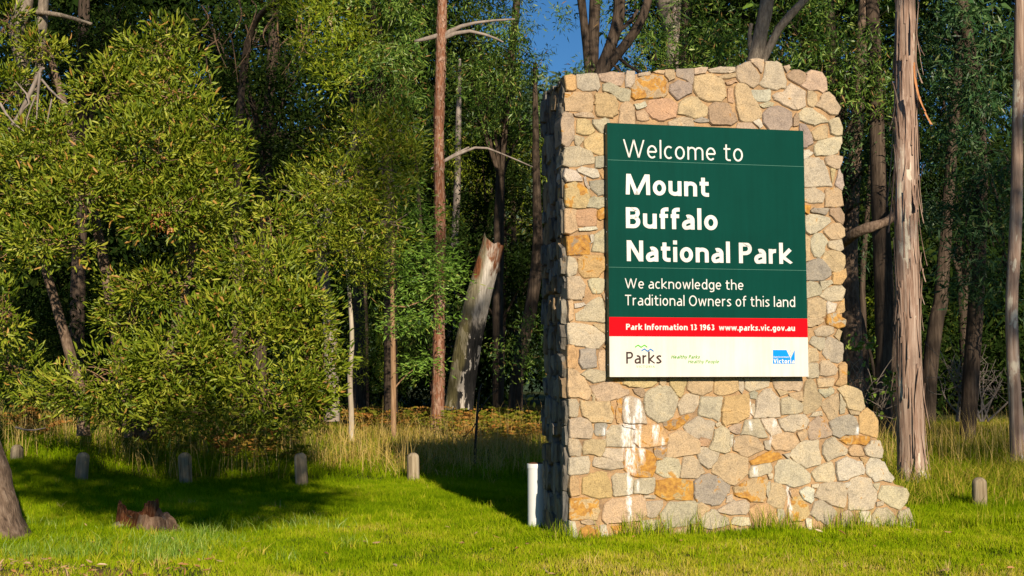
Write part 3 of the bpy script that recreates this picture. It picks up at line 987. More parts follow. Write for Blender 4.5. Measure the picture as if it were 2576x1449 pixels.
def build_side():
    r = np.random.default_rng(5)
    H = wall_uv(2116, 284)[1]
    z = -.08
    while z < H - .03:
        h = r.uniform(.14, .32)
        h = min(h, H - z)
        y = .03 + r.uniform(-.01, .02)
        while y < WT + .02:
            w = r.uniform(.09, .20)
            w = min(w, WT + .04 - y)
            if w > .05:
                z0, z1 = z + .012 + r.uniform(-.05, .05), z + h - .012 + r.uniform(-.05, .05)
                z1 = min(z1, H)
                y0, y1 = y + .008, y + w - .008
                poly = np.array([(y0 + r.uniform(0, .03), z0), (y1 - r.uniform(0, .03), z0 + r.uniform(-.03, .03)), (y1, (z0 + z1) / 2),
                                 (y1 - r.uniform(0, .05), z1), (y0 + r.uniform(0, .05), z1 + r.uniform(-.04, 0)), (y0 - .005, (z0 + z1) / 2 + r.uniform(-.04, .04))])
                poly[:, 1] = np.minimum(poly[:, 1], H)
                V, Fc = stone_mesh(poly, .1, r.uniform(.014, .055), r, .009)
                # (y, out, z) -> wall space: out of the left face is -X
                X = np.column_stack([.004 + V[:, 1], V[:, 0], V[:, 2]])
                Fc = [f[::-1] for f in Fc]
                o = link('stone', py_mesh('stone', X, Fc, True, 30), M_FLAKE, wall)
                c = np.array([(.34, .31, .26), (.28, .25, .21), (.40, .36, .29), (.42, .30, .18), (.30, .29, .27)][r.integers(0, 5)]) * r.uniform(.4, .72)  # grey-brown stone, scaled down to put the left face's shade into the colour
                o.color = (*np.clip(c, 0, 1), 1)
            y += w
        z += h
build_side()

# ------------------------------------------------------------------ park sign on the wall
SIGN_OFF = 0.135
sign = empty('park_sign', WO, 'green red and white park entrance sign fixed to the stone wall', 'sign', rz=WALL_A)

def box(V0, V1):
    (x0, y0, z0), (x1, y1, z1) = V0, V1
    V = [(x0, y0, z0), (x1, y0, z0), (x1, y1, z0), (x0, y1, z0), (x0, y0, z1), (x1, y0, z1), (x1, y1, z1), (x0, y1, z1)]
    return V, [(0, 3, 2, 1), (4, 5, 6, 7), (0, 1, 5, 4), (1, 2, 6, 5), (2, 3, 7, 6), (3, 0, 4, 7)]

def sgn(px, py):                                   # 2576-grid pixel -> sign face coordinates
    return wall_uv(px * 3840 / 2576, py * 3840 / 2576, SIGN_OFF)

def sign_paint(name, col, worn=0.0):
    t = NT(name)
    co = t.obj()
    n1 = t.noise(co, 1.6, 4); n2 = t.noise(co, 9, 6, .7)
    c = t.mix(1.0, col, t.ramp(n1, [(.3, (.9, .9, .9)), (.7, (1.08, 1.08, 1.08))]), 'MULTIPLY')
    run = t.noise(t.obj((1, 1, .06)), 14, 5, .7)
    c = t.mix(.30, c, t.ramp(run, [(.35, (.72, .70, .66)), (.6, (1.05, 1.05, 1.05))]), 'MULTIPLY')
    if worn:
        c = t.mix(t.math('MULTIPLY', t.step(n2, .66, .8), worn), c, (.18, .42, .38))
    return t.pbr(c, .6, .04, t.noise(co, 120, 3), .03, .002)

def build_sign():
    x0, zt = sgn(1527, 308); x1, _ = sgn(2021, 330)
    x0b, zb = sgn(1534, 948); x1b, _ = sgn(2034, 948)
    x0, x1 = (x0 + x0b) / 2, (x1 + x1b) / 2
    _, zt2 = sgn(2021, 330); zt = (zt + zt2) / 2
    _, zb2 = sgn(2034, 948); zb = (zb + zb2) / 2
    zs1, zs2 = sgn(1530, 402)[1], sgn(1533, 672)[1]
    green = sign_paint('sign_green', (.0006, .046, .034), .10)
    red = sign_paint('sign_red', (.66, .002, .008))
    white = sign_paint('sign_white', (.64, .615, .56))
    lw = sign_paint('sign_letter_white', (.68, .665, .64))
    frame_m = plain('sign_frame_green', (.02, .045, .03), .5)
    yb = -SIGN_OFF
    for a, b in ((zs1 + .002, zt), (zs2 + .002, zs1 - .002), (zb, zs2 - .002)):
        V, Fc = box((x0, yb, a), (x1, yb + .004, b))
        link('panel', py_mesh('panel', V, Fc), green, sign)
    # aluminium box frame behind the panels, standing on the stone face
    V, Fc = [], []
    for (p, q) in (((x0 + .004, yb + .0042, zb), (x0 + .04, -.012, zt)), ((x1 - .04, yb + .0042, zb), (x1 - .004, -.012, zt)),
                   ((x0 + .041, yb + .0042, zt - .04), (x1 - .041, -.012, zt - .002)), ((x0 + .041, yb + .0042, zb + .002), (x1 - .041, -.012, zb + .04)),
                   ((x0 + .041, yb + .0042, zs2 - .02), (x1 - .041, -.012, zs2 + .02))):
        v, f = box(p, q)
        n = len(V); V += v; Fc += [tuple(i + n for i in ff) for ff in f]
    link('frame', py_mesh('frame', V, Fc), frame_m, sign)
    rm = plain('rivet_metal', (.7, .7, .66), .35, .5)
    for k in range(8):
        z = zb + .12 + (zt - zb - .22) * k / 7
        rb = TB()
        rb.tube([(x0 + .0035, yb + .05, z), (x0 - .003, yb + .05, z)], [.006, .005], 8, 3)
        rb.build('rivet', rm, sign)
    seam_m = sign_paint('seam_pale', (.10, .24, .19)); peel_m = sign_paint('peeled_film', (.16, .34, .29))
    for zz in (zs1, zs2):
        V, Fc = box((x0 + .001, yb - .0008, zz - .0016), (x1 - .001, yb + .003, zz + .0016))
        link('seam', py_mesh('seam', V, Fc), seam_m, sign)
    rp = np.random.default_rng(4)
    for (a, b, zz, n_) in ((.72, .80, zs1, 9), (.34, .37, zs1, 3), (.62, .92, zs2, 34), (.08, .16, zt - .002, 8), (.44, .54, zt - .002, 8), (.74, .88, zt - .002, 8)):
        V, Fc = [], []
        for q in range(n_):
            cx_ = x0 + (x1 - x0) * rp.uniform(a, b); rr_ = rp.uniform(.006, .014)
            n0_ = len(V)
            V += [(cx_ + rr_ * math.cos(k * 1.047), yb - .0010 - q * .00002, zz - .002 - abs(rr_ * 1.0 * math.sin(k * 1.047 * .5))) for k in range(7)]
            Fc.append(tuple(range(n0_, n0_ + 7)))
        link('peeled_film', py_mesh('peeled_film', V, Fc), peel_m, sign)['kind'] = 'stuff'
    # red strip and white footer, thin printed sheets on the lowest panel
    r0, r1 = sgn(1534, 796)[1], sgn(1534, 846)[1]
    r0b, r1b = sgn(2032, 803)[1], sgn(2033, 848.5)[1]
    zr0, zr1 = (r0 + r0b) / 2, (r1 + r1b) / 2
    V, Fc = box((x0 + .0005, yb - .0015, zr1), (x1 - .0005, yb - .0002, zr0))
    link('red_band', py_mesh('red_band', V, Fc), red, sign)
    V, Fc = box((x0 + .0005, yb - .0015, zb + .001), (x1 - .0005, yb - .0002, zr1 - .0005))
    link('white_band', py_mesh('white_band', V, Fc), white, sign)

    def text(s, tile, x0, ytop, ybase, x1, ybr, m, weight=.13, shear=0.0, y=-.003, track=0.0):
        ox, oy, sc = tile
        k = 2576 / 3840
        P = lambda a, b: sgn((ox + a * sc) * k, (oy + b * sc) * k)
        (ux, zl) = P(x0, ybase); (_, zc) = P(x0, ytop); (uw, _) = P(x1, ybr)
        V, Fc, Z, Wd = letter_mesh(s, weight, shear, track)
        a, b = V[:, 0].min(), V[:, 0].max()
        W3 = np.column_stack([ux + (V[:, 0] - a) * (uw - ux) / (b - a), yb + y - Z * .00012, zl + V[:, 1] * (zc - zl)])
        for w_ in sorted(set(Wd)):                     # one mesh for each word
            fs = [f for f, q in zip(Fc, Wd) if q == w_]
            used = sorted({i for f in fs for i in f}); mp = {i: n for n, i in enumerate(used)}
            link('lettering', py_mesh('lettering', W3[used], [tuple(mp[i] for i in f[::-1]) for f in fs]), m, sign)
    S1 = (2240, 440, .38643); S2 = (2240, 960, .33814); S3 = (2300, 1250, .28727)
    text('Welcome to', S1, 250, 213, 388, 1412, 428, lw, .092)
    text('Mount', S1, 275, 548, 748, 1083, 772, lw, .185)
    text('Buffalo', S1, 277, 872, 1074, 1167, 1093, lw, .185)
    text('National Park', S1, 283, 1193, 1395, 1895, 1435, lw, .185)
    text('We acknowledge the', S2, 305, 247, 358, 1620, 384, lw, .105)
    text('Traditional Owners of this land', S2, 307, 430, 546, 2193, 573, lw, .105)
    text('Park Information 13 1963', S2, 318, 752, 818, 1298, 826, lw, .20, y=-.0035)
    text('www.parks.vic.gov.au', S2, 1348, 760, 826, 2190, 834, lw, .20, y=-.0035)
    dk = sign_paint('logo_charcoal', (.05, .03, .028)); gl = sign_paint('logo_pale_green', (.22, .42, .13)); gm = sign_paint('logo_green', (.09, .33, .03))
    text('Parks', S2, 320, 1063, 1193, 712, 1195, dk, .14, y=-.0035)
    text('VICTORIA', S2, 432, 1214, 1238, 636, 1239, gl, .12, y=-.0035, track=.14)
    text('Healthy Parks', S2, 818, 1100, 1137, 1138, 1138, gm, .17, .22, y=-.0035)
    text('Healthy People', S2, 1005, 1152, 1190, 1348, 1191, gm, .13, .22, y=-.0035)
    blue = sign_paint('logo_blue', (.005, .26, .72)); blue2 = sign_paint('logo_deep_blue', (.02, .18, .5))
    k = 2576 / 3840
    Q = lambda a, b: sgn((2300 + a * .28727) * k, (1250 + b * .28727) * k)
    def flat(name, pts, m, y):
        V = [(u, yb + y, z) for u, z in (Q(*p) for p in pts)]
        return V
    def sheet(name, polys, m, y):
        V, Fc = [], []
        for p in polys:
            n = len(V)
            V += flat(name, p, m, y); Fc.append(tuple(range(n, n + len(p))))
        link(name, py_mesh(name, V, Fc), m, sign)
    def zig(pts, w):
        return [[(a[0], a[1] - w / 2), (b[0], b[1] - w / 2), (b[0], b[1] + w / 2), (a[0], a[1] + w / 2)] for a, b in zip(pts, pts[1:])]
    sheet('mountain_emblem', zig([(283, 180), (322, 154), (362, 182), (404, 154), (442, 180)], 17), sign_paint('emblem_green', (.08, .46, .03)), -.0035)
    sheet('water_emblem', zig([(366, 230), (405, 204), (445, 234), (486, 206), (524, 234)], 17), blue2, -.0035)
    sheet('government_badge', [[(2082, 217), (2258, 217), (2312, 332), (2366, 217), (2367, 397), (2082, 397)]], blue, -.0032)
    stars = []
    for cx, cy, rr in ((2309, 230, 6), (2290, 250, 4), (2333, 248, 4), (2319, 261, 3), (2311, 287, 5)):
        stars.append([(cx + rr * math.cos(q * 1.047), cy + rr * math.sin(q * 1.047)) for q in range(6)])
    sheet('badge_stars', stars, blue2, -.0035)
    text('State Government', S3, 2086, 297, 318, 2288, 318, lw, .17, y=-.0045)
    text('Victoria', S3, 2090, 333, 392, 2362, 393, lw, .20, y=-.0045)
build_sign()
# ------------------------------------------------------------------ small things on the lawn
def ring_mesh(rings, cap_lo=False, cap_hi=True):
    n = len(rings[0])
    V = [v for r_ in rings for v in r_]
    Fc = []
    for s in range(len(rings) - 1):
        for i in range(n):
            j = (i + 1) % n
            Fc.append((s * n + i, s * n + j, (s + 1) * n + j, (s + 1) * n + i))
    if cap_hi:
        Fc.append(tuple(range((len(rings) - 1) * n, len(rings) * n)))
    if cap_lo:
        Fc.append(tuple(range(n))[::-1])
    return V, Fc

def circ(r_, z, n=20, jit=0.0, cx=0, cy=0, rr=None):
    return [(cx + r_ * (1 + (rr.normal(0, jit) if rr is not None else 0)) * math.cos(2 * math.pi * i / n),
             cy + r_ * math.sin(2 * math.pi * i / n), z) for i in range(n)]

M_LOG = bark_mat('weathered_log', (.16, .12, .07), (.33, .26, .17), (.48, .40, .28), .06, 20, .6)

def bollard(px, base_y, w, top_y, label, d=None, seed=0):
    rr = np.random.default_rng(seed)
    p = on_ground(px, base_y) if d is None else at(px, base_y, d)
    dd = p[1]
    rad = .5 * w / F_PX * dd
    gz = float(ground_z(p[0], p[1]))
    top = at(px, top_y, dd)[2] - gz
    o = empty('bollard', (p[0], p[1], gz), label, 'bollard', 'round topped timber bollards along the lawn edge', rr.uniform(0, 6))
    rings = [circ(rad * 1.02, -.1, 18, .015, rr=rr), circ(rad, top * .4, 18, .02, rr=rr), circ(rad * .99, top - rad * .9, 18, .02, rr=rr)]
    for k in range(1, 5):
        a = k / 5 * math.pi / 2
        rings.append(circ(rad * math.cos(a), top - rad * .9 + rad * .9 * math.sin(a), 18, .01, rr=rr))
    o.rotation_euler = (rr.normal(0, .03), rr.normal(0, .035), rr.uniform(0, 6))
    V, Fc = ring_mesh(rings)
    link('post', py_mesh('post', V, Fc, True, 50), M_LOG, o)
    # drying cracks
    for k in range(3):
        a = rr.uniform(0, 6.28); z0 = rr.uniform(.1, .25) * top; z1 = rr.uniform(.6, .9) * top
        Vc, Fk = [], []
        for i in range(6):
            z = z0 + (z1 - z0) * i / 5
            w_ = .004 * math.sin(math.pi * (i + .3) / 5.6) / rad
            aa = a + rr.normal(0, .015)
            for s in (-w_, w_):
                Vc.append(((rad * 1.012) * math.cos(aa + s), (rad * 1.012) * math.sin(aa + s), z))
        Fk = [(2 * i, 2 * i + 1, 2 * i + 3, 2 * i + 2) for i in range(5)]
        link('crack', py_mesh('crack', Vc, Fk), M_CRACK, o)
    return o
M_CRACK = plain('crack_dark', (.05, .035, .022), .9, .1)
bollard(42, 1160, 31, 1118, 'leftmost round topped timber bollard half hidden in the grass', 19.3, 1)
bollard(205, 1192, 32, 1137, 'timber bollard in shade, second from the left edge', 18.6, 2)
bollard(468, 1222, 32, 1137, 'darkest timber bollard deep in tree shadow behind the stump', None, 3)
bollard(760, 1226, 32, 1138, 'tall pale timber bollard at the edge of the lawn shadow', None, 4)
bollard(1040, 1212, 31, 1138, 'pale sunlit timber bollard against the golden grass clump', None, 5)
bollard(2465, 1281, 36, 1200, 'timber bollard on the right beside the peeling gum tree', None, 6)

def pipe():
    p = on_ground(1350, 1326)
    rad = .5 * 44 / F_PX * p[1]
    top = at(1350, 1166, p[1])[2]
    o = empty('pipe', (p[0], p[1], 0), 'white plastic pipe standing upright beside the stone wall', 'pipe')
    t = NT('white_pvc')
    co = t.obj()
    c = t.mix(t.step(t.noise(co, 7, 5, .7), .64, .72), (.70, .70, .68), (.40, .30, .2))
    m = t.pbr(c, .4, .4)
    V, Fc = ring_mesh([circ(rad, -.1, 32), circ(rad, top - .05, 32)], cap_hi=False)
    link('pipe_body', py_mesh('pipe_body', V, Fc, True, 40), m, o)
    rings = [circ(rad * 1.002, top - .052, 32), circ(rad * 1.05, top - .05, 32), circ(rad * 1.05, top - .004, 32), circ(rad * 1.03, top, 32),
             circ(rad * .93, top, 32), circ(rad * .92, top - .035, 32)]
    V, Fc = ring_mesh(rings, cap_hi=False)
    link('collar', py_mesh('collar', V, Fc, True, 40), m, o)
    V, Fc = ring_mesh([circ(rad * .915, top - .034, 32), circ(rad * .90, top + .004, 32), circ(rad * .55, top + .012, 32)])
    link('rusty_plug', py_mesh('rusty_plug', V, Fc, True, 40), plain('rust_plug', (.16, .07, .03), .9, .1, .4, 40), o)
pipe()

def stump():
    p = on_ground(362, 1332)
    o = empty('tree_stump', (p[0], p[1], 0), 'broken rotten tree stump with red brown heartwood on the lawn', 'stump')
    s = p[1] / F_PX
    rr = np.random.default_rng(9)
    t = NT('rotten_wood')
    nz = t.noise(t.obj((1, 1, .15)), 40, 6, .7, .5)
    c = t.ramp(nz, [(.3, (.03, .012, .006)), (.5, (.14, .05, .02)), (.72, (.34, .19, .10))])
    m_red = t.pbr(c, .95, .1, nz, 1.0, .03)
    m_brown = bark_mat('stump_brown', (.06, .035, .022), (.20, .12, .075), (.36, .25, .17), .1, 34, 1.0)
    m_grey = bark_mat('stump_grey', (.10, .07, .05), (.28, .2, .14), (.46, .36, .27), .1, 34, 1.0)
    def shell(cx, dy, r0, r1, heights, m, name, wall_=.45):
        n = 28
        H = np.interp(np.linspace(0, 1, n, endpoint=False), np.linspace(0, 1, len(heights) + 1), list(heights) + [heights[0]])
        H = H + rr.normal(0, .012, n)
        th = np.linspace(0, 2 * math.pi, n, endpoint=False)
        lump = 1 + .07 * np.sin(3 * th + 1) + .05 * np.sin(7 * th) + rr.normal(0, .03, n)
        def ring_(k, scale):
            return [(cx + (r0 + (r1 - r0) * k) * scale * lump[i] * math.cos(th[i]), dy + (r0 + (r1 - r0) * k) * scale * lump[i] * math.sin(th[i]), -.06 + (H[i] + .06) * k) for i in range(n)]
        rings = [ring_(0, 1.12), ring_(.3, 1), ring_(.7, 1), ring_(1, 1), [(x * .85 + cx * .15, y * .85 + dy * .15, z - .01) for x, y, z in ring_(1, 1)]]
        low = [(cx + (x - cx) * wall_, dy + (y - dy) * wall_, z * .45) for x, y, z in ring_(1, .9)]
        rings.append(low)
        V, Fc = ring_mesh(rings)
        link(name, py_mesh(name, V, Fc), m, o)
    # angles run from +x counter-clockwise; -y faces the camera (index about 3/4)
    shell(-.13, .06, .20, .16, [.28, .19, .16, .22, .29, .26, .14, .17], m_red, 'rotten_heartwood', .55)
    shell(.13, -.05, .22, .17, [.10, .16, .19, .17, .16, .18, .17, .13], m_brown, 'weathered_shell', .6)
    shell(.03, .13, .09, .07, [.29, .30, .27, .28, .24, .26, .28, .29], m_red, 'splinter', .5)
    for a in (0.3, 2.8, 3.5, 5.6):
        tb = TB()
        e = np.array([math.cos(a), math.sin(a) * .8, 0])
        tb.tube([e * .16 + [0, 0, .08], e * .3 + [0, 0, .02], e * .42 + [0, 0, -.05]], [.07, .05, .02], 8, 6, .05, seed=int(a * 10))
        tb.build('root', m_grey, o)
stump()

# ------------------------------------------------------------------ bark materials
B_STRING = bark_mat('stringy_red_bark', (.06, .022, .012), (.24, .10, .055), (.46, .29, .20), .16, 34, 1.0)
B_SCALE = bark_mat('bark_scale', (.10, .05, .03), (.30, .17, .115), (.52, .37, .29), .2, 30, .6)
B_RIBBON = bark_mat('ribbon_gum_bark', (.15, .09, .065), (.36, .25, .19), (.54, .44, .36), .05, 17, .9, patch=(.60, .53, .42), patch_lo=.55)
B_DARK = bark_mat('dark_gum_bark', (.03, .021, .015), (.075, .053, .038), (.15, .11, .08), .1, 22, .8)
B_GREY = bark_mat('smooth_grey_bark', (.16, .13, .11), (.27, .22, .185), (.36, .31, .27), .1, 10, .4)
B_PALE = bark_mat('pale_gum_bark', (.26, .20, .14), (.44, .37, .28), (.58, .52, .42), .08, 12, .4, moss=(.2, .24, .08))
B_BROWN = bark_mat('brown_sapling_bark', (.16, .09, .05), (.30, .18, .10), (.42, .28, .17), .1, 24, .6)
B_ROUGH = bark_mat('rough_brown_bark', (.06, .04, .028), (.17, .115, .08), (.30, .22, .16), .35, 22, 1.0)
B_WATTLE = bark_mat('wattle_bark', (.10, .08, .06), (.25, .20, .15), (.40, .34, .26), .3, 26, .9)
B_BURNT = (lambda: None)()
def burnt():
    t = NT('burnt_dead_wood')
    nz = t.noise(t.obj((1, 1, .12)), 26, 6, .65, .4)
    co = t.obj((1, 1, .35))
    base = t.ramp(nz, [(.3, (.26, .22, .18)), (.55, (.50, .45, .39)), (.75, (.66, .61, .55))])
    sep = t.n('SeparateXYZ', {0: t.n('TexCoord').outputs['Object']})
    z = sep.outputs[2]; x = sep.outputs[0]
    n1 = t.noise(co, 2.6, 5, .65, .4)
    xr = t.math('SUBTRACT', x, t.math('MULTIPLY', z, .205))
    low = t.step(t.math('ADD', z, t.math('MULTIPLY', n1, 2.2)), 4.0, 3.5)
    blk = t.math('MULTIPLY', low, t.step(t.noise(co, 4.5, 6, .62, .6), .56, .54))
    c = t.mix(blk, base, t.ramp(nz, [(.3, (.008, .008, .008)), (.7, (.045, .042, .040))]))
    moss = t.step(t.math('ADD', xr, t.math('MULTIPLY', t.math('SUBTRACT', n1, .5), .35)), -.17, -.28)
    c = t.mix(t.math('MULTIPLY', moss, .8), c, t.ramp(nz, [(.3, (.05, .042, .018)), (.7, (.19, .165, .07))]))
    top = t.step(t.math('ADD', z, t.math('MULTIPLY', n1, 1.4)), 4.15, 4.35)
    c = t.mix(t.math('MULTIPLY', top, t.step(n1, .42, .55)), c, t.ramp(nz, [(.3, (.06, .02, .01)), (.7, (.26, .10, .04))]))
    return t.pbr(c, .92, .12, nz, .9, .03)
B_BURNT = burnt()

# ------------------------------------------------------------------ leaf materials
LF_WATTLE = leaf_mat('wattle_leaf', [(0, (.06, .10, .006)), (.35, (.125, .185, .010)), (.65, (.25, .295, .022)), (.945, (.42, .42, .05)), (.96, (.40, .24, .06)), (1, (.52, .22, .04))], .2, .02)
LF_GUM = leaf_mat('gum_leaf', [(0, (.03, .08, .013)), (.35, (.09, .185, .026)), (.7, (.19, .29, .045)), (.945, (.33, .40, .08)), (.96, (.32, .2, .07)), (1, (.38, .2, .08))], .2, .025)
LF_SAP = leaf_mat('sapling_leaf', [(0, (.08, .18, .02)), (.5, (.17, .31, .04)), (.94, (.28, .42, .07)), (1, (.34, .26, .07))], .25, .02)
LF_YELLOW = leaf_mat('lime_leaf', [(0, (.11, .17, .008)), (.5, (.23, .30, .016)), (.9, (.40, .44, .04)), (1, (.40, .28, .05))], .3, .02)
LF_DARK = leaf_mat('shade_dark_leaf', [(0, (.008, .018, .004)), (.5, (.020, .040, .008)), (.94, (.048, .075, .016)), (1, (.06, .05, .02))], .12, .0)  # dark green leaf, lowered further so part of the shade is in its colour
LF_BLUE = leaf_mat('blue_gum_leaf', [(0, (.016, .05, .017)), (.5, (.045, .11, .034)), (.94, (.14, .22, .07)), (1, (.2, .16, .06))], .2, .02)
LF_FERN = leaf_mat('bracken_leaf', [(0, (.11, .16, .012)), (.45, (.22, .23, .025)), (.7, (.40, .22, .05)), (1, (.46, .19, .05))], .3, .0)

def crown(name, parent, lobes, mat_, L, W, cover, style, clump, per, fold=False, seed=0, gap=.1, front=.6, shell=.45):
    C, A, Ls, Ws, rn = foliage_points(lobes, L, W, cover, style, clump, per, gap, front, seed, shell)
    V, Fc, a = leaves(C, A, Ls, Ws, rn, fold, r=np.random.default_rng(seed + 1))
    org = np.array(parent.location)
    return link(name, np_mesh(name, V - org, Fc, {'rnd': a}), mat_, parent), (C, A, Ls, Ws, rn)

def tree_at(name, base, label, cat='tree', group=None):
    b = np.array(base, float)
    return empty(name, b, label, cat, group), b

def trunk_tree(name, pix, d, bark, label, cat='tree', group=None, nseg=14, rough=.02, lump=.05, seed=0, ground=True, extra=(), up=None, ebark=None):
    """trunk from photo stem samples (bottom first); extra = limbs as stems; up = height to carry the trunk to"""
    P, R = stem(pix, d)
    b = P[0].copy()
    if ground:
        b[2] = float(ground_z(b[0], b[1]))
        if P[0][2] > b[2] + .02:
            P = [np.array([P[0][0], P[0][1], b[2]])] + P; R = [R[0] * 1.06] + R
        P[0] = P[0] - np.array([0, 0, .15]); R[0] *= 1.08
    if up:
        dr = unit(P[-1] - P[-2]); dr = dr / max(dr[2], .5)
        P = P + [P[-1] + dr * (up - P[-1][2]) * .5, P[-1] + dr * (up - P[-1][2])]; R = R + [R[-1] * .8, R[-1] * .45]
    o, org = tree_at(name, b, label, cat, group)
    tb = TB(); tb.tube(P, R, nseg, None, rough, lump, seed)
    tb.build('trunk', bark, o, org)
    for k, ex in enumerate(extra):
        PP, RR = stem(ex, d)
        tb = TB(); tb.tube(PP, RR, 8, None, .03, .05, seed + k + 1)
        tb.build('branch', ebark or bark, o, org)
    return o, org, P, R

def limbs_to(o, org, start_pts, lobes, bark, r0, seed=0, kmax=20):
    """boughs from points on the trunk into the leaf masses"""
    rr = np.random.default_rng(seed)
    for k, (c, rad) in enumerate(lobes[:kmax]):
        c = np.asarray(c)
        s = min(start_pts, key=lambda q: np.linalg.norm(np.asarray(q) - (c - np.array([0, 0, 1.0]))))
        s = np.asarray(s, float)
        mid = (s + c) / 2 + np.array([rr.normal(0, .12), rr.normal(0, .12), .12 * np.linalg.norm(c - s)])
        tb = TB()
        tb.tube([s, mid, c], [r0, r0 * .6, r0 * .25], 7, None, .05, .08, seed + k)
        for j in range(5):
            e = c + unit(rr.normal(0, 1, 3)) * np.asarray(rad) * .85
            m2 = (c * .55 + mid * .45)
            tb.tube([m2, (m2 + e) / 2 + rr.normal(0, .08, 3), e], [r0 * .35, r0 * .2, .004], 5, 5, .05, seed=seed + k * 7 + j)
        tb.build('branch', bark, o, org)

# ------------------------------------------------------------------ the big wattle on the left
def wattle():
    b = at(330, 1100, 20.6); b[2] = float(ground_z(b[0], b[1]))
    o, org = tree_at('wattle_tree', b, 'large bushy wattle with dense yellow green leaves filling the left side')
    lobes = [lobe(*q) for q in (
        (410, 135, 95, 75, 19.6), (300, 250, 120, 85, 19.6), (440, 255, 90, 90, 19.3), (90, 330, 100, 60, 20.2), (30, 240, 60, 50, 20.0), (110, 130, 60, 40, 20.0), (20, 60, 40, 50, 20.0), (520, 340, 95, 80, 19.2),
        (160, 400, 160, 95, 19.3), (370, 400, 170, 110, 19.0), (555, 460, 85, 100, 19.2), (60, 500, 90, 90, 19.5), (240, 500, 150, 70, 18.9),
        (440, 520, 150, 75, 18.9), (145, 610, 105, 55, 18.7), (560, 610, 90, 75, 19.6), (30, 600, 60, 80, 19.7),
        (690, 590, 75, 70, 20.2), (660, 700, 125, 95, 19.2), (735, 810, 110, 110, 19.2), (610, 850, 130, 110, 18.9), (470, 910, 150, 95, 18.8),
        (300, 960, 150, 75, 18.9), (165, 985, 95, 45, 19.1), (790, 930, 75, 85, 19.2), (670, 980, 140, 85, 18.8), (500, 1030, 150, 55, 18.8),
        (340, 1040, 120, 38, 19.0), (400, 720, 110, 55, 19.6), (330, 790, 70, 60, 20.0), (15, 790, 40, 75, 18.9), (40, 930, 60, 55, 19.8), (760, 1030, 80, 50, 19.2))]
    cr, (C, A, Ls, Ws, rn) = crown('crown', o, lobes, LF_WATTLE, .125, .027, 2.7, 'wattle', .10, 20, True, 3, .27, .78, .62)
    # bright new growth, hanging brown dead leaves
    # the leaves nearest the lens as single leaves
    dist = np.linalg.norm(C - CAM, axis=1)
    px, py = [], []
    idx = np.argsort(dist)[:2500]
    idx = np.random.default_rng(2).choice(idx, 300, replace=False)
    lm = {}
    for k in range(6):
        V, Fc, a = leaves(np.zeros((1, 3)), np.array([[0, 0, 1.0]]), np.array([.15]), np.array([.034]), np.array([.35 + .1 * k]), True, r=np.random.default_rng(k + 50))
        lm[k] = np_mesh('leaf', V, Fc, {'rnd': a}); lm[k].materials.append(LF_WATTLE)
    for n_, i in enumerate(idx):
        q = Vector(unit(A[i] + np.array([0, -.35, .1]))).to_track_quat('Z', 'Y')
        lo = bpy.data.objects.new('leaf', lm[n_ % 6])
        COL.objects.link(lo)
        lo.parent = cr
        lo.rotation_mode = 'QUATERNION'; lo.rotation_quaternion = q
        lo.location = C[i] - org + np.array([0, -.03, .01])
        lo.scale = [float(np.random.default_rng(n_).uniform(.8, 1.2))] * 3
    # dead orange leaves hanging in the hollow
    V, Fc, a = leaves(np.array([at(np.random.default_rng(k).uniform(345, 445), np.random.default_rng(k + 500).uniform(505, 570), 18.75) for k in range(70)]),
                      np.array([[.05 * math.sin(k), -.1, -1] for k in range(70)]), np.full(70, .17), np.full(70, .034), np.full(70, 1.0), True)
    link('dead_leaves', np_mesh('dead_leaves', V - org, Fc, {'rnd': a}), leaf_mat('dead_orange_leaf', [(0, (.4, .16, .04)), (1, (.48, .2, .05))], .3, .03), o)['kind'] = 'stuff'
    # stems
    for k, ex in enumerate(([(330, 1098, 36, 20.6), (300, 900, 30, 20.5), (250, 600, 26, 20.4), (180, 330, 20, 20.3), (120, 120, 16, 20.2)],
                            [(345, 1098, 30, 20.7), (420, 900, 24, 20.5), (480, 650, 20, 20.3), (500, 400, 14, 20.1), (440, 220, 8, 19.9)],
                            [(360, 1098, 26, 20.6), (520, 980, 20, 20.3), (680, 800, 15, 20.0), (720, 660, 8, 19.9)],
                            [(210, 1096, 34, 20.8), (205, 1000, 30, 20.8), (150, 800, 24, 20.7), (60, 500, 20, 20.4)])):
        PP, RR = stem(ex); tb = TB(); tb.tube(PP, RR, 10, None, .03, .08, k)
        tb.build('trunk' if k == 0 else 'stem', B_ROUGH, o, org)
    # dead pale branches poking out at the upper left
    rr = np.random.default_rng(8)
    for k, ex in enumerate(([(20, 330, 9, 19.0), (60, 270, 12, 18.9), (100, 180, 10, 18.8), (112, 172, 7, 18.8)], [(100, 185, 8, 18.7), (95, 240, 6, 18.6), (92, 300, 3, 18.5)],
                            [(105, 200, 7, 18.7), (135, 235, 6, 18.6), (170, 262, 3, 18.6)], [(60, 275, 6, 18.8), (75, 250, 5, 18.7), (40, 205, 3, 18.7)],
                            [(0, 260, 8, 18.8), (25, 300, 6, 18.7), (60, 330, 3, 18.6)], [(90, 240, 5, 18.6), (70, 290, 3, 18.6), (66, 320, 2, 18.6)],
                            [(130, 250, 5, 18.6), (120, 300, 3, 18.5)], [(40, 1075, 5, 18.5), (75, 1083, 4, 18.3), (115, 1076, 2, 18.2)])):
        PP, RR = stem(ex); tb = TB(); tb.tube(PP, RR, 6, None, .05, .1, k)
        tb.build('dead_branch', B_GREY, o, org)
    # twigs among the leaves
    tb = TB()
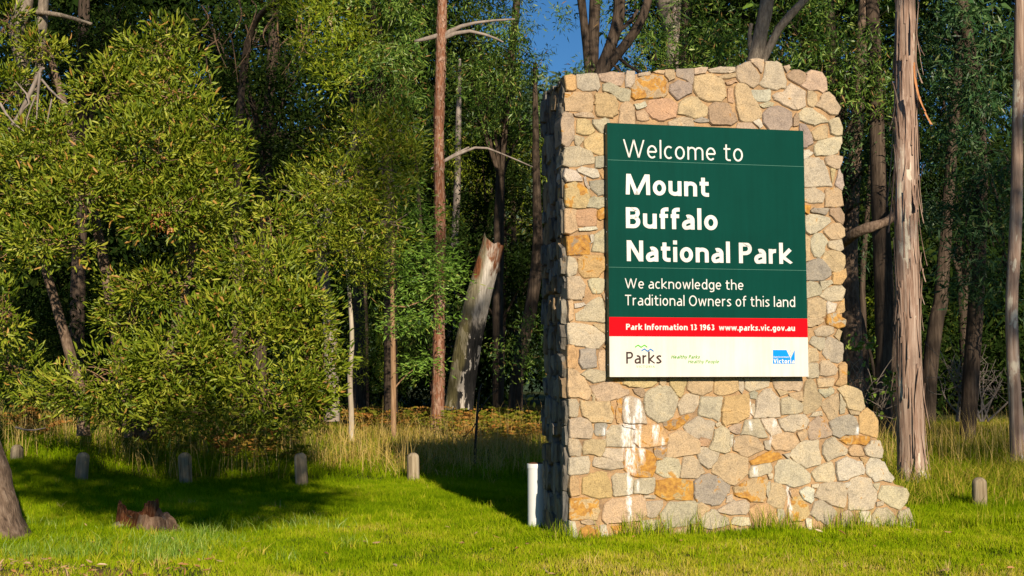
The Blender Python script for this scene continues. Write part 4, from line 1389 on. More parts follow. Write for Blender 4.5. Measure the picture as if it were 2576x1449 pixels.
    for c, rad in lobes:
        for j in range(14):
            s = np.asarray(c) + unit(rr.normal(0, 1, 3)) * np.asarray(rad) * .35
            e = np.asarray(c) + unit(rr.normal(0, 1, 3) + np.array([0, -.8, .1])) * np.asarray(rad) * rr.uniform(.8, 1.08)
            tb.tube([s, (s + e) / 2 + rr.normal(0, .07, 3), e], [.012, .007, .003], 4, 5)
    tb.build('twigs', B_BROWN, o, org)['kind'] = 'stuff'
    # knotted limb at the top left corner
    for ex in ([(75, 520, 22, 20.8), (48, 330, 28, 20.6), (62, 190, 30, 20.5), (40, 90, 36, 20.4), (62, 20, 40, 20.4), (70, -60, 32, 20.4)], [(70, 300, 22, 20.4), (98, 180, 22, 20.3), (105, 60, 26, 20.3), (112, -40, 26, 20.3)],
               [(95, 30, 14, 20.2), (160, 40, 12, 20.0), (230, 60, 9, 19.8)]):
        PP, RR = stem(ex); tb = TB(); tb.tube(PP, RR, 10, 14, .08, .22, 4)
        tb.build('stem', B_WATTLE, o, org)
wattle()

def wattle_right():
    b = at(835, 1060, 26.0); b[2] = float(ground_z(b[0], b[1]))
    o, org = tree_at('wattle_tree', b, 'second wattle, taller, between the big wattle and the red trunked gum')
    lobes = [lobe(*q) for q in ((900, 350, 120, 70, 24), (985, 430, 90, 100, 24), (870, 470, 110, 90, 23.8), (800, 560, 100, 80, 23.6), (950, 560, 105, 90, 23.8),
                                (870, 640, 90, 60, 24), (1010, 330, 55, 70, 24.2), (760, 480, 70, 60, 24.6), (930, 690, 45, 40, 24.5))]
    crown('crown', o, lobes, LF_WATTLE, .135, .028, 2.3, 'wattle', .11, 16, False, 13, .22, .7, .6)
    PP, RR = stem([(835, 1060, 40, 26), (828, 800, 34, 26), (808, 640, 30, 26), (840, 480, 22, 25.5), (900, 340, 12, 25)])
    tb = TB(); tb.tube(PP, RR, 12, None, .02, .06, 4); tb.build('trunk', B_GREY, o, org)
    limbs_to(o, org, PP[2:], lobes, B_WATTLE, .06, 3)
wattle_right()
def wattle_top():
    b = at(600, 1050, 25.5); b[2] = float(ground_z(b[0], b[1]))
    o, org = tree_at('wattle_tree', b, 'wattle with lime green leaves hanging in from the top edge, left of centre')
    lobes = [lobe(*q) for q in ((850, 40, 90, 75, 22), (800, 120, 70, 60, 22), (890, 120, 75, 60, 22), (840, 190, 55, 45, 22), (760, 20, 60, 50, 22.3), (900, -60, 110, 80, 22), (700, -60, 160, 50, 23))]
    crown('crown', o, lobes, LF_YELLOW, .135, .028, 1.9, 'wattle', .1, 13, False, 17, .1, .65)
    PP, RR = stem([(600, 1050, 40, 26.5), (600, 700, 30, 26.5), (600, 350, 22, 26.5), (640, 60, 16, 26), (820, -60, 10, 23)])
    tb = TB(); tb.tube(PP, RR, 10, None, .02, .06, 4); tb.build('trunk', B_DARK, o, org)
    rr = np.random.default_rng(3)
    for k in range(16):                                    # bare dead twigs in the dark gap
        x, y = rr.uniform(480, 800), rr.uniform(-20, 120)
        ex = [(x, y, 5, 23.5), (x + rr.uniform(-40, 30), y + rr.uniform(20, 60), 3.5, 23.4), (x + rr.uniform(-60, 40), y + rr.uniform(70, 150), 2, 23.3)]
        PP, RR = stem(ex); tb = TB(); tb.tube(PP, RR, 5, 7, .05, .1, k)
        tb.build('dead_branch', B_BROWN, o, org)
wattle_top()

# ------------------------------------------------------------------ red stringybark in the middle
def red_gum():
    d = 27.0
    o, org, P, R = trunk_tree('stringybark_tree', [(1101, 1062, 34), (1104, 850, 29), (1107, 600, 27), (1104, 330, 26), (1110, 100, 25), (1114, -60, 24)], d, B_STRING,
        'slim red brown stringy barked gum trunk left of the wall', seed=3, up=15, rough=.05, ebark=B_GREY,
        extra=([(1110, 95, 16), (1150, 70, 12), (1210, 55, 8), (1295, 48, 5)], [(1110, 98, 13), (1170, 78, 10), (1230, 90, 7), (1266, 106, 4)], [(1106, 88, 14), (1075, 97, 12), (1043, 104, 7)],
               [(1108, 410, 9), (1160, 385, 8), (1210, 370, 6), (1270, 390, 4), (1340, 420, 3)], [(1085, 425, 5), (1130, 395, 5), (1180, 370, 4)]))
    # shaggy bark scales standing off the trunk
    rr = np.random.default_rng(6)
    PT = np.array(P[:7]); RD = np.array(R[:7])
    V, Fc = [], []
    for k in range(1100):
        u = rr.uniform(0, len(PT) - 1.01); i = int(u); f = u - i
        c = PT[i] * (1 - f) + PT[i + 1] * f; rad = RD[i] * (1 - f) + RD[i + 1] * f
        a = rr.uniform(0, 6.28); w = rr.uniform(.012, .03); h = rr.uniform(.06, .2); out = rr.uniform(.01, .035)
        n = np.array([math.cos(a), math.sin(a), 0]); t_ = np.array([-n[1], n[0], 0])
        p0 = c + n * rad * .97
        sgn_ = 1 if rr.random() < .6 else -1
        q = [p0 - t_ * w, p0 + t_ * w, p0 + t_ * w * .6 + n * out + np.array([0, 0, h * sgn_]), p0 - t_ * w * .5 + n * out * .8 + np.array([0, 0, h * sgn_ * .9])]
        m_ = len(V); V += [x - org for x in q]; Fc.append((m_, m_ + 1, m_ + 2, m_ + 3))
    link('bark_scales', py_mesh('bark_scales', V, Fc), B_SCALE, o)['kind'] = 'stuff'
    lobes = [(np.array([org[0] + x, org[1] + y, z]), (2.6, 2.2, 1.8)) for x, y, z in ((-1.5, 0, 11.5), (1.6, .5, 12.5), (0, -1, 14.5), (-2.5, 1, 14), (2.8, 1, 15))]
    crown('crown', o, lobes, LF_GUM, .24, .05, .9, 'gum', .2, 12, False, 41, .1, .5)
    limbs_to(o, org, P[-3:], lobes, B_STRING, .07, 3)
red_gum()

def dead_trunk():
    d = 29.5
    b = at(1157, 1010, d); b[2] = float(ground_z(b[0], b[1]))
    o, org = tree_at('dead_tree', b, 'thick leaning dead trunk, burnt black and bleached, snapped off at the top', 'dead tree')
    n = 22
    cen = [(1153, 1030, 72), (1162, 960, 70), (1178, 860, 68), (1202, 750, 65), (1227, 660, 61), (1239, 618, 58)]
    P, R = stem(cen, d)
    C4 = catmull(np.column_stack([P, R]), 20)
    rr = np.random.default_rng(4)
    th = np.linspace(0, 2 * math.pi, n, endpoint=False)
    lump = 1 + .05 * np.sin(2 * th) + .05 * np.sin(5 * th + 1) + rr.normal(0, .02, n)
    rings = []
    for k, q in enumerate(C4):
        rings.append([tuple(q[:3] + np.array([math.cos(a) * q[3] * lump[i], math.sin(a) * q[3] * lump[i], 0]) - org) for i, a in enumerate(th)])
    # snapped top: a tall spike on the left, ragged elsewhere
    top = []
    for i, a in enumerate(th):
        spike = .20 * max(0, math.cos(a - math.pi * 1.08)) ** 4 + .10 * rr.random() - .05 * math.cos(a)
        x, y, z = rings[-1][i]
        top.append((x + .22 * spike, y, z + spike))
    rings.append(top)
    rings.append([(q[0] * .8 + .2 * (C4[-1][0] - org[0]), q[1] * .8 + .2 * (C4[-1][1] - org[1]), q[2] - .12) for q in top])
    V, Fc = ring_mesh(rings)
    link('trunk', py_mesh('trunk', V, Fc, True, 50), B_BURNT, o)
dead_trunk()

def saplings():
    o, org, P, R = trunk_tree('gum_sapling', [(884, 1052, 13), (880, 950, 13), (886, 860, 12), (880, 750, 10), (868, 620, 7)], 25, B_PALE,
                              'slender pale barked gum sapling beside the big wattle', seed=5, lump=.1)
    crown('crown', o, [lobe(890, 700, 45, 35, 24.8), lobe(870, 660, 40, 25, 24.8), lobe(905, 735, 30, 25, 24.7)], LF_GUM, .15, .024, 1.5, 'gum', .1, 10, False, 61)
    o, org, P, R = trunk_tree('gum_sapling', [(990, 1072, 14), (989, 900, 13), (987, 760, 11), (988, 600, 9), (1000, 500, 4)], 25, B_BROWN,
                              'thin brown sapling with airy green sprays just left of the red trunk', seed=6,
                              extra=([(988, 640, 6), (998, 590, 5), (1010, 540, 4), (1030, 500, 2)], [(988, 770, 5), (1020, 772, 4), (1070, 755, 3), (1090, 740, 2)],
                                     [(990, 980, 4), (1015, 950, 3), (1040, 930, 2)], [(985, 640, 3), (940, 615, 3), (890, 625, 2)]))
    lobes = [lobe(*q) for q in ((1050, 560, 60, 45, 25), (1070, 660, 80, 45, 25), (1125, 720, 60, 40, 25.3), (1030, 720, 50, 30, 25), (1060, 800, 75, 28, 25),
                                (1000, 820, 35, 25, 25), (1065, 920, 50, 30, 25), (960, 590, 40, 35, 25.4), (1140, 650, 30, 40, 25.5), (1020, 480, 45, 40, 25.4))]
    crown('crown', o, lobes, LF_SAP, .12, .026, 2.6, 'layer', .13, 13, False, 63, .05)
    trunk_tree('dead_sapling', [(1195, 1172, 7), (1198, 1080, 7), (1205, 990, 5), (1212, 965, 2)], 21.0, B_DARK, 'thin dead stick standing in the grass left of the wall',
               'dead sapling', nseg=7, lump=.1, extra=([(1201, 1040, 4), (1225, 1005, 3), (1250, 980, 2)], [(1200, 1060, 3), (1180, 1090, 2), (1160, 1100, 1.5)]))
saplings()

# ------------------------------------------------------------------ trunks standing further back
def back_trunks():
    G = 'trunks standing back in the forest'
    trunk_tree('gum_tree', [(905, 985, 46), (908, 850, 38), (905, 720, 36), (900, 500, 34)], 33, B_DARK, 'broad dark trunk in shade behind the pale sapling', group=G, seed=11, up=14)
    trunk_tree('gum_tree', [(1130, 1000, 22), (1140, 700, 20), (1150, 480, 18), (1152, 380, 16)], 44, B_GREY, 'slim grey trunk far behind the leaning dead trunk', group=G, seed=12, up=13)
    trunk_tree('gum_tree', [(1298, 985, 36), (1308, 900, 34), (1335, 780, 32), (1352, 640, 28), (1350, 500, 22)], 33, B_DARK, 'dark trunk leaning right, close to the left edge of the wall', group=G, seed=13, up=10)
    o, org, P, R = trunk_tree('gum_tree', [(2148, 985, 54), (2144, 850, 48), (2136, 700, 46), (2140, 560, 40), (2150, 400, 34)], 27, B_ROUGH,
        'stout pinkish grey trunk just right of the wall with a crooked limb', group=G, seed=14, up=13)
    PP, RR = stem([(2145, 560, 20, 26.5), (2118, 610, 26, 23.5), (2150, 590, 27, 22.5), (2185, 572, 26, 22), (2225, 560, 24, 22), (2252, 535, 20, 22.3)])
    PP, RR = stem([(2060, 640, 30, 24.5), (2118, 612, 28, 23.5), (2150, 588, 27, 23), (2185, 573, 26, 22.8), (2225, 560, 24, 22.8), (2250, 540, 22, 23.5), (2262, 500, 20, 25.5)])
    tb = TB(); tb.tube(PP, RR, 12, 16, .04, .14, 3); tb.build('branch', B_ROUGH, o, org)
    trunk_tree('gum_tree', [(2172, 1000, 18), (2172, 820, 16), (2170, 700, 14), (2180, 560, 12)], 31, B_DARK, 'thin blue grey stem behind the stout trunk right of the wall', group=G, seed=15, up=10)
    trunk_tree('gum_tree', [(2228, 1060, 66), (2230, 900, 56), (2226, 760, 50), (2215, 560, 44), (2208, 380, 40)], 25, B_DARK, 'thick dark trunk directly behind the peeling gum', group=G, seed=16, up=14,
               extra=([(2212, 1020, 11), (2203, 960, 10), (2190, 890, 8), (2176, 840, 5)],))
    trunk_tree('gum_tree', [(2330, 1040, 46), (2340, 930, 40), (2356, 800, 38), (2366, 760, 36), (2378, 600, 30)], 29, B_DARK, 'dark trunk leaning right, just right of the peeling gum', group=G, seed=17, up=12)
    trunk_tree('gum_tree', [(2452, 1030, 12), (2450, 900, 11), (2440, 760, 10), (2446, 640, 9)], 33, B_GREY, 'thin pale stem in the dark thicket on the right', group=G, seed=18, up=8)
    trunk_tree('gum_tree', [(1700, 700, 62), (1698, 300, 66), (1703, 110, 58), (1694, 20, 84), (1690, -60, 90)], 30, B_GREY, 'thick pale trunk rising behind the middle of the wall', group=G, seed=19, up=12)
    o, org, P, R = trunk_tree('gum_tree', [(1486, 700, 34), (1488, 300, 34), (1490, 160, 32), (1494, 60, 30), (1500, -60, 28)], 27, B_DARK, 'twin dark stems against the blue sky behind the wall', group=G, seed=20, up=13,
               extra=([(1482, 260, 22), (1480, 160, 22), (1470, 70, 22), (1458, -40, 22)],))
    crown('crown', o, [lobe(1484, 175, 36, 45, 26.7), lobe(1490, 125, 26, 30, 26.6), lobe(1535, 50, 18, 40, 27), lobe(1420, 40, 30, 36, 27.5)], LF_GUM, .15, .024, 1.6, 'gum', .12, 10, False, 71)
    o, org, P, R = trunk_tree('gum_tree', [(1490, 500, 46), (1500, 260, 40), (1518, 170, 36), (1538, 110, 30), (1556, 40, 30), (1560, -60, 28)], 23, B_DARK,
               'dark forked gum behind the left part of the wall', group=G, seed=21, up=11,
               extra=([(1512, 185, 26), (1555, 135, 26), (1600, 75, 24), (1625, 20, 22), (1640, -50, 20)], [(1545, 85, 12), (1580, 60, 11), (1605, 25, 8)],
                      [(1540, 130, 9), (1580, 165, 9), (1615, 185, 8), (1660, 190, 6)], [(1532, 150, 7), (1560, 180, 7), (1590, 215, 6)]))
    crown('crown', o, [lobe(1590, 20, 60, 30, 23.5), lobe(1620, 90, 40, 40, 24), lobe(1570, 140, 35, 40, 24.5)], LF_GUM, .15, .024, .9, 'gum', .12, 10, False, 72)
    o, org, P, R = trunk_tree('gum_tree', [(1880, 500, 56), (1890, 260, 52), (1897, 170, 46), (1912, 90, 38), (1928, 20, 36), (1940, -60, 34)], 20.5, B_WATTLE,
               'brown forked gum behind the peak of the wall', group=G, seed=22, up=10,
               extra=([(1893, 200, 24), (1925, 140, 24), (1950, 90, 22), (1972, 55, 22), (2030, -5, 20), (2060, -60, 16)], [(1893, 150, 14), (1885, 100, 12), (1890, 60, 10)]))
    # trees at the right edge
    o, org, P, R = trunk_tree('gum_tree', [(2562, 1195, 38), (2556, 1050, 34), (2548, 900, 32), (2545, 750, 30), (2556, 560, 30), (2560, 300, 28), (2566, 0, 26)], 21, B_RIBBON,
               'slender gum at the right edge, bark peeling low and smooth pale above', seed=23, up=13)
    lobes = [(np.array([org[0] + x, org[1] + y, z]), (2.0, 1.8, 1.5)) for x, y, z in ((-.5, 0, 10.5), (1.6, .5, 12), (-1.5, 1, 12.5))]
    crown('crown', o, lobes, LF_BLUE, .26, .05, .9, 'gum', .2, 12, False, 47)
back_trunks()

# ------------------------------------------------------------------ peeling gum right of the wall
def ribbon_gum():
    d = 18.3
    pix = [(2297, 1232, 84), (2294, 1150, 68), (2288, 980, 62), (2284, 800, 60), (2279, 560, 57), (2279, 330, 55), (2277, 120, 50), (2276, -60, 46)]
    o, org, P, R = trunk_tree('ribbon_gum', pix, d, B_RIBBON, 'tall gum with pinkish bark peeling in strips right of the wall', seed=31, nseg=28, lump=.06, rough=.015, up=14)
    rr = np.random.default_rng(16)
    PT = np.array(P); RD = np.array(R)
    zs = PT[:, 2]
    strip_m = bark_mat('loose_bark', (.15, .09, .06), (.33, .215, .16), (.52, .41, .33), .1, 26, .6)
    def strip(z0, z1, ang, w, loose, curl, m=None):
        """bark strip lying on the trunk from z0 (fixed) to z1 (loose end standing off)"""
        n = 9
        V, Fc = [], []
        for k in range(n):
            f = k / (n - 1)
            z = z0 + (z1 - z0) * f
            c = np.array([np.interp(z, zs, PT[:, 0]), np.interp(z, zs, PT[:, 1]), z])
            rad = float(np.interp(z, zs, RD))
            out = rad * 1.025 + loose * f ** 2.2
            a = ang + curl * f * f
            ww = w * (1 - .35 * f) * (1 + .15 * math.sin(k * 2.3 + ang * 5))
            for s, thick in ((-1, 0), (0, .006), (1, 0)):
                aa = a + s * ww / rad / 2
                V.append(c + np.array([math.cos(aa), math.sin(aa), 0]) * (out + thick) - org)
        for k in range(n - 1):
            for s in (0, 1):
                i = k * 3 + s
                Fc.append((i, i + 1, i + 4, i + 3))
        link('bark_strip', py_mesh('bark_strip', V, Fc, True), m or strip_m, o)
    orange = bark_mat('fresh_orange_bark', (.3, .12, .05), (.5, .22, .09), (.6, .3, .14), .1, 26, .5)
    # angles: -90 deg faces the camera
    strip(6.15, 5.2, math.radians(-48), .045, .24, .05, orange)
    strip(6.1, 5.4, math.radians(-55), .03, .17, .05, orange)
    for k in range(120):
        z0 = rr.uniform(.3, 8.5)
        up_ = rr.random() < .45
        z1 = z0 + (1 if up_ else -1) * rr.uniform(.35, 1.3)
        z1 = max(z1, .15)
        strip(z0, z1, math.radians(rr.uniform(-185, 5)), rr.uniform(.014, .055), rr.uniform(.003, .04) if rr.random() < .72 else rr.uniform(.05, .13), rr.normal(0, .15))
    for k in range(6):
        strip(rr.uniform(4.5, 7.6), rr.uniform(3.4, 4.3) if k % 2 else rr.uniform(5, 5.5), math.radians(-180 + rr.uniform(-8, 14)), .05, rr.uniform(.05, .16), 0)
    lobes = [(np.array([org[0] + x, org[1] + y, z]), (2.0, 1.8, 1.4)) for x, y, z in ((-1.5, 1, 10.5), (1.8, .5, 11.5), (0, -.5, 13))]
    crown('crown', o, lobes, LF_GUM, .26, .05, .8, 'gum', .2, 12, False, 45)
    limbs_to(o, org, P[-3:], lobes, B_RIBBON, .07, 5)
ribbon_gum()

# ------------------------------------------------------------------ trunk at the left edge of the frame
def left_trunk():
    d = 12.6
    o, org, P, R = trunk_tree('leaning_tree', [(-60, 1350, 290), (-58, 1310, 222), (-60, 1250, 184), (-72, 1165, 158), (-130, 950, 135), (-260, 500, 120), (-400, -100, 105)], d, B_ROUGH,
        'broad base of a leaning tree trunk at the bottom left corner', seed=33, nseg=26, rough=.03, lump=.07)
    lobes = [(P[-1] + np.array([x, y, z]), (1.6, 1.6, 1.0)) for x, y, z in ((-1, 0, 1), (-2.6, 1, 2), (-.6, -1.5, 2.2), (-3, -1, .6))]
    crown('crown', o, lobes, LF_GUM, .2, .045, 1.0, 'gum', .2, 12, False, 46)
    limbs_to(o, org, [P[-1]], lobes, B_GREY, .09, 5)
left_trunk()

# ------------------------------------------------------------------ leafy trees filling the forest
def leafy(label, lobes_px, m, L, W, cover, style, clump, per, seed, bark=B_DARK, group='leafy trees of the forest edge', name='gum_tree', trunk=True, gap=.26, hi=None, canopy=None):
    lobes = [lobe(*q) for q in lobes_px]
    if hi:
        lobes = lobes + hi
    cs = np.array([c for c, _ in lobes])
    b = np.array([cs[:, 0].mean(), cs[:, 1].mean() + .8, 0]); b[2] = float(ground_z(b[0], b[1]))
    o, org = tree_at(name, b, label, 'tree', group)
    crown('crown', o, lobes, m, L, W, cover, style, clump, per, False, seed, gap)
    if canopy:
        crown('shade_crown', o, canopy, m, .45, .14, 3.2, 'gum', .25, 10, False, seed + 500, -.5, .5, .2)  # unseen dense tops, added to keep sun off the forest behind
    if trunk:
        topz = cs[:, 2].max() if not canopy else max(c[2] for c, _ in canopy)
        rr = np.random.default_rng(seed)
        P = [b - [0, 0, .1], b + [rr.normal(0, .15), 0, (topz - b[2]) * .35], b + [rr.normal(0, .3), 0, (topz - b[2]) * .7], b + [rr.normal(0, .4), 0, topz - b[2]]]
        tb = TB(); tb.tube(P, [.16, .13, .09, .03], 10, None, .03, .06, seed); tb.build('trunk', bark, o, org)
        limbs_to(o, org, P[1:], lobes, bark, .05, seed, 12)
    return o

def high(x0, x1, d=29.5, z0=11.2, z1=18.5, seed=0, hole=None):
    """unseen leaf masses above the picture, added to shade the forest behind"""
    rr = np.random.default_rng(seed)
    out = []
    for x in np.arange(x0, x1, 2.1):
        for z in np.arange(z0, z1, 1.9):
            c = np.array([x + rr.uniform(-.4, .4), d + rr.uniform(-1, 1), z + rr.uniform(-.2, .4)])
            if hole and math.hypot(c[0] - hole[0], c[2] - hole[1]) < hole[2]:
                continue
            out.append((c, (1.55, 1.3, 1.15)))
    return out

def forest():
    leafy('grey green gum with hanging leaves left of the red trunk, top', [(960, 60, 100, 80, 27.5), (1010, 170, 80, 90, 27.5), (940, 200, 90, 90, 27.5), (1010, 290, 70, 70, 28), (920, 310, 60, 60, 28), (1060, 80, 60, 80, 28), (960, -60, 120, 60, 27.5)],
          LF_GUM, .16, .026, 1.9, 'gum', .115, 17, 101, canopy=high(-5.2, -1.5, seed=1))
    leafy('gum with dark hanging foliage right of the red trunk, top', [(1180, 50, 80, 60, 33), (1270, 110, 95, 75, 33), (1310, 200, 66, 90, 33), (1240, 210, 90, 75, 33.5), (1170, 160, 60, 70, 33.5), (1290, 20, 70, 40, 33), (1330, 310, 50, 60, 34), (1200, 290, 70, 60, 34)],
          LF_GUM, .17, .028, 1.7, 'gum', .115, 17, 102, canopy=high(-1.8, 0.2, 34.5, 13.6, 20, seed=2))
    leafy('lime green gum lit by sun deep between the trunks', [(1180, 400, 90, 70, 44), (1270, 350, 80, 60, 44), (1330, 430, 60, 80, 45), (1230, 480, 90, 60, 44), (1160, 560, 60, 70, 45), (1330, 560, 50, 60, 45)],
          LF_YELLOW, .2, .036, 1.5, 'gum', .17, 12, 103)
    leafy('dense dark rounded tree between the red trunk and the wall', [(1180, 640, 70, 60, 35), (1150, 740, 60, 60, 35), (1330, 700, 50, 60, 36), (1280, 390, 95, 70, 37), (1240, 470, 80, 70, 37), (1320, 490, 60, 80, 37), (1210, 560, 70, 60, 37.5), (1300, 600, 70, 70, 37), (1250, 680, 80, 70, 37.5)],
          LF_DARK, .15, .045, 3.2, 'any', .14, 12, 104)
    leafy('bright green gum over the left half of the wall', [(1660, 150, 80, 60, 25), (1750, 150, 90, 60, 25), (1640, 60, 60, 60, 25.5), (1800, 70, 80, 70, 25.5), (1735, 40, 70, 50, 26), (1600, 190, 60, 36, 25), (1840, 140, 60, 50, 25), (1750, 210, 150, 40, 25.5)],
          LF_GUM, .165, .026, 1.9, 'gum', .115, 17, 105, hi=[(at(1760, -160, 26), (1.8, 1.5, 1.0))], canopy=high(3.6, 6.6, z0=12.4, seed=3, hole=(5.2, 14.8, 1.6)))
    leafy('bright green gum over the right half of the wall', [(1990, 60, 90, 70, 25), (2090, 50, 80, 70, 25), (2060, 150, 95, 70, 24.6), (2160, 130, 80, 80, 24.6), (2200, 30, 60, 60, 25), (2130, 240, 80, 70, 25), (2210, 250, 60, 80, 25), (1960, 160, 60, 50, 25.5)],
          LF_GUM, .165, .027, 1.9, 'gum', .115, 17, 106, canopy=high(6.6, 10.0, seed=4))
    leafy('gum with drooping foliage between the wall and the peeling gum', [(2160, 340, 70, 60, 25.5), (2220, 380, 60, 80, 25.5), (2150, 440, 50, 70, 26), (2200, 500, 55, 60, 26), (2150, 640, 40, 60, 29)],
          LF_BLUE, .17, .027, 1.5, 'gum', .115, 17, 107)
    leafy('dark blue green gum with long leaves filling the right side', [(2400, 80, 90, 80, 24), (2500, 150, 90, 90, 23), (2390, 230, 80, 80, 24), (2480, 320, 100, 90, 23.2), (2390, 400, 80, 80, 24), (2470, 480, 100, 80, 23.5), (2400, 560, 85, 75, 24),
           (2500, 620, 90, 80, 23), (2420, 690, 80, 60, 23.5), (2550, 450, 60, 110, 22.5), (2350, 150, 50, 80, 25), (2540, 740, 60, 60, 23)],
          LF_BLUE, .21, .030, 2.3, 'gum', .115, 17, 108, canopy=high(10.0, 15.5, 27, 10.6, 17, seed=5))
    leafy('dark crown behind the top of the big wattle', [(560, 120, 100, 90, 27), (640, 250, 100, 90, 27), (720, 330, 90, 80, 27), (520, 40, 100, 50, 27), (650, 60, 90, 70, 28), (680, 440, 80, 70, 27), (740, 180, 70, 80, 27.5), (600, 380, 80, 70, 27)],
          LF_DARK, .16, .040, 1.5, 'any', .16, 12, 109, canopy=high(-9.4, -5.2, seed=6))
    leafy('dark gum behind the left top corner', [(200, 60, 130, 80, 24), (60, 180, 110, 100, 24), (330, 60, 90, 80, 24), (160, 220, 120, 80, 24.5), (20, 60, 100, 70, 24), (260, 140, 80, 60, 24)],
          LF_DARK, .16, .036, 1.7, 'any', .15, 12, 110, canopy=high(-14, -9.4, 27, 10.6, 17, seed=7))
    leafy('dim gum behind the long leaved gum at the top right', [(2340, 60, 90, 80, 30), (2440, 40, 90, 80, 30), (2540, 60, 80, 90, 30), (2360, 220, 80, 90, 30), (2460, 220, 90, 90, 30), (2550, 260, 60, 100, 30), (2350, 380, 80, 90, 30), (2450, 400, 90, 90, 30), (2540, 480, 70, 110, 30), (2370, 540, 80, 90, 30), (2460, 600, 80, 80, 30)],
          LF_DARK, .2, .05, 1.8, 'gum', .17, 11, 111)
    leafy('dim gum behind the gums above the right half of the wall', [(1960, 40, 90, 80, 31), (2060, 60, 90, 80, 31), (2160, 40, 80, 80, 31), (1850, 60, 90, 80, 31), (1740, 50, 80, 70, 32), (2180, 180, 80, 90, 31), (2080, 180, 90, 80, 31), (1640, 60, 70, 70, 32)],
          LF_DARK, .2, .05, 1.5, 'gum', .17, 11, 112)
    # low bushes of the forest floor
    G = 'bushes of the forest floor'
    leafy('sparse olive bush behind the brown sapling', [(940, 830, 50, 80, 31), (970, 890, 50, 60, 31), (930, 930, 50, 40, 31)], LF_YELLOW, .10, .016, .8, 'any', .14, 12, 121, group=G, name='bush', trunk=False)
    leafy('green bush between the leaning dead trunk and the wall', [(1330, 850, 50, 60, 32), (1280, 900, 50, 50, 33), (1340, 930, 50, 40, 31)], LF_GUM, .12, .03, 1.2, 'any', .14, 12, 122, group=G, name='bush', trunk=False)
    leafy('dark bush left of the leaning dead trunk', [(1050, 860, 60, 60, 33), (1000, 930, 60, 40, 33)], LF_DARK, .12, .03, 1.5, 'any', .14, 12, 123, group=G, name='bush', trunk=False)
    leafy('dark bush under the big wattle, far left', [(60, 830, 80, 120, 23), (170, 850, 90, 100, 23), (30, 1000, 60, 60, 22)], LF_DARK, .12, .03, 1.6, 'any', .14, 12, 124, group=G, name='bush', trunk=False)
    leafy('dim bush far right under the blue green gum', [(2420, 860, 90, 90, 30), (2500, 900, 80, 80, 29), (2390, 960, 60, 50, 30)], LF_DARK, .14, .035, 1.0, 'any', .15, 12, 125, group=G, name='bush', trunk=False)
    leafy('yellow green bush glimpsed behind the thin stem right of the wall', [(2190, 800, 40, 60, 36), (2400, 800, 50, 60, 38), (2140, 860, 40, 50, 36)], LF_YELLOW, .14, .03, 1.0, 'any', .15, 12, 126, group=G, name='bush', trunk=False)
forest()

# bramble and twigs beside the wall
def twiggy():
    rr = np.random.default_rng(12)
    b = at(2190, 1060, 20.0); b[2] = float(ground_z(b[0], b[1]))
    o, org = tree_at('bramble', b, 'tangle of pale twigs with a few round leaves beside the wall', 'bramble')
    tb = TB()
    tips = []
    for k in range(46):
        x, y = rr.uniform(2125, 2230), rr.uniform(960, 1060)
        e = (x + rr.uniform(-60, 60), y + rr.uniform(-90, 10))
        PP, RR = stem([(x, y, 3, 20), ((x + e[0]) / 2 + rr.uniform(-12, 12), (y + e[1]) / 2 - 8, 2.2, 19.8), (e[0], e[1], 1.2, 19.6)])
        tb.tube(PP, RR, 4, 6, .1); tips.append(PP[-1])
    tb.build('twigs', B_GREY, o, org)['kind'] = 'stuff'
    C = np.array([at(rr.uniform(2130, 2200), rr.uniform(845, 880), 19.5) for _ in range(60)] + [at(rr.normal(2245, 14), rr.uniform(930, 1010), 18.8) for _ in range(50)] + [t_ for t_ in tips])
    V, Fc, a = leaves(C, rr.normal(0, 1, C.shape) + [0, -.3, -.2], np.full(len(C), .075), np.full(len(C), .06), rr.uniform(.5, .9, len(C)), True)
    link('round_leaves', np_mesh('round_leaves', V - org, Fc, {'rnd': a}), LF_GUM, o)['kind'] = 'stuff'
    for k, ex in enumerate(([(2135, 885, 3, 19.6), (2170, 865, 3, 19.5), (2200, 862, 2, 19.4)], [(2250, 1040, 4, 19), (2240, 960, 3, 18.8), (2250, 920, 2, 18.7)])):
        PP, RR = stem(ex); tb = TB(); tb.tube(PP, RR, 5, 6); tb.build('stem', B_BROWN, o, org)
    # bare shrub in the dark on the right
    b = at(2450, 1050, 25.0); b[2] = float(ground_z(b[0], b[1]))
    o, org = tree_at('bare_shrub', b, 'leafless twiggy shrub in the shade on the right', 'shrub')
    for k in range(16):
        x0 = rr.uniform(2400, 2490); e = (x0 + rr.uniform(-90, 90), rr.uniform(880, 980))
        PP, RR = stem([(x0, 1060, 6, 25), ((x0 + e[0]) / 2 + rr.uniform(-25, 25), (1050 + e[1]) / 2, 4, 24.9), (e[0], e[1], 1.5, 24.8)])
        tb = TB(); tb.tube(PP, RR, 5, 8, .05)
        for j in range(5):
            s = PP[1] + (PP[2] - PP[1]) * rr.uniform(0, .9)
            tb.tube([s, s + rr.normal(0, .12, 3) + [0, 0, .1], s + rr.normal(0, .3, 3) + [0, 0, .15]], [.008, .006, .003], 4, 5)
        tb.build('branch', B_GREY, o, org)
twiggy()

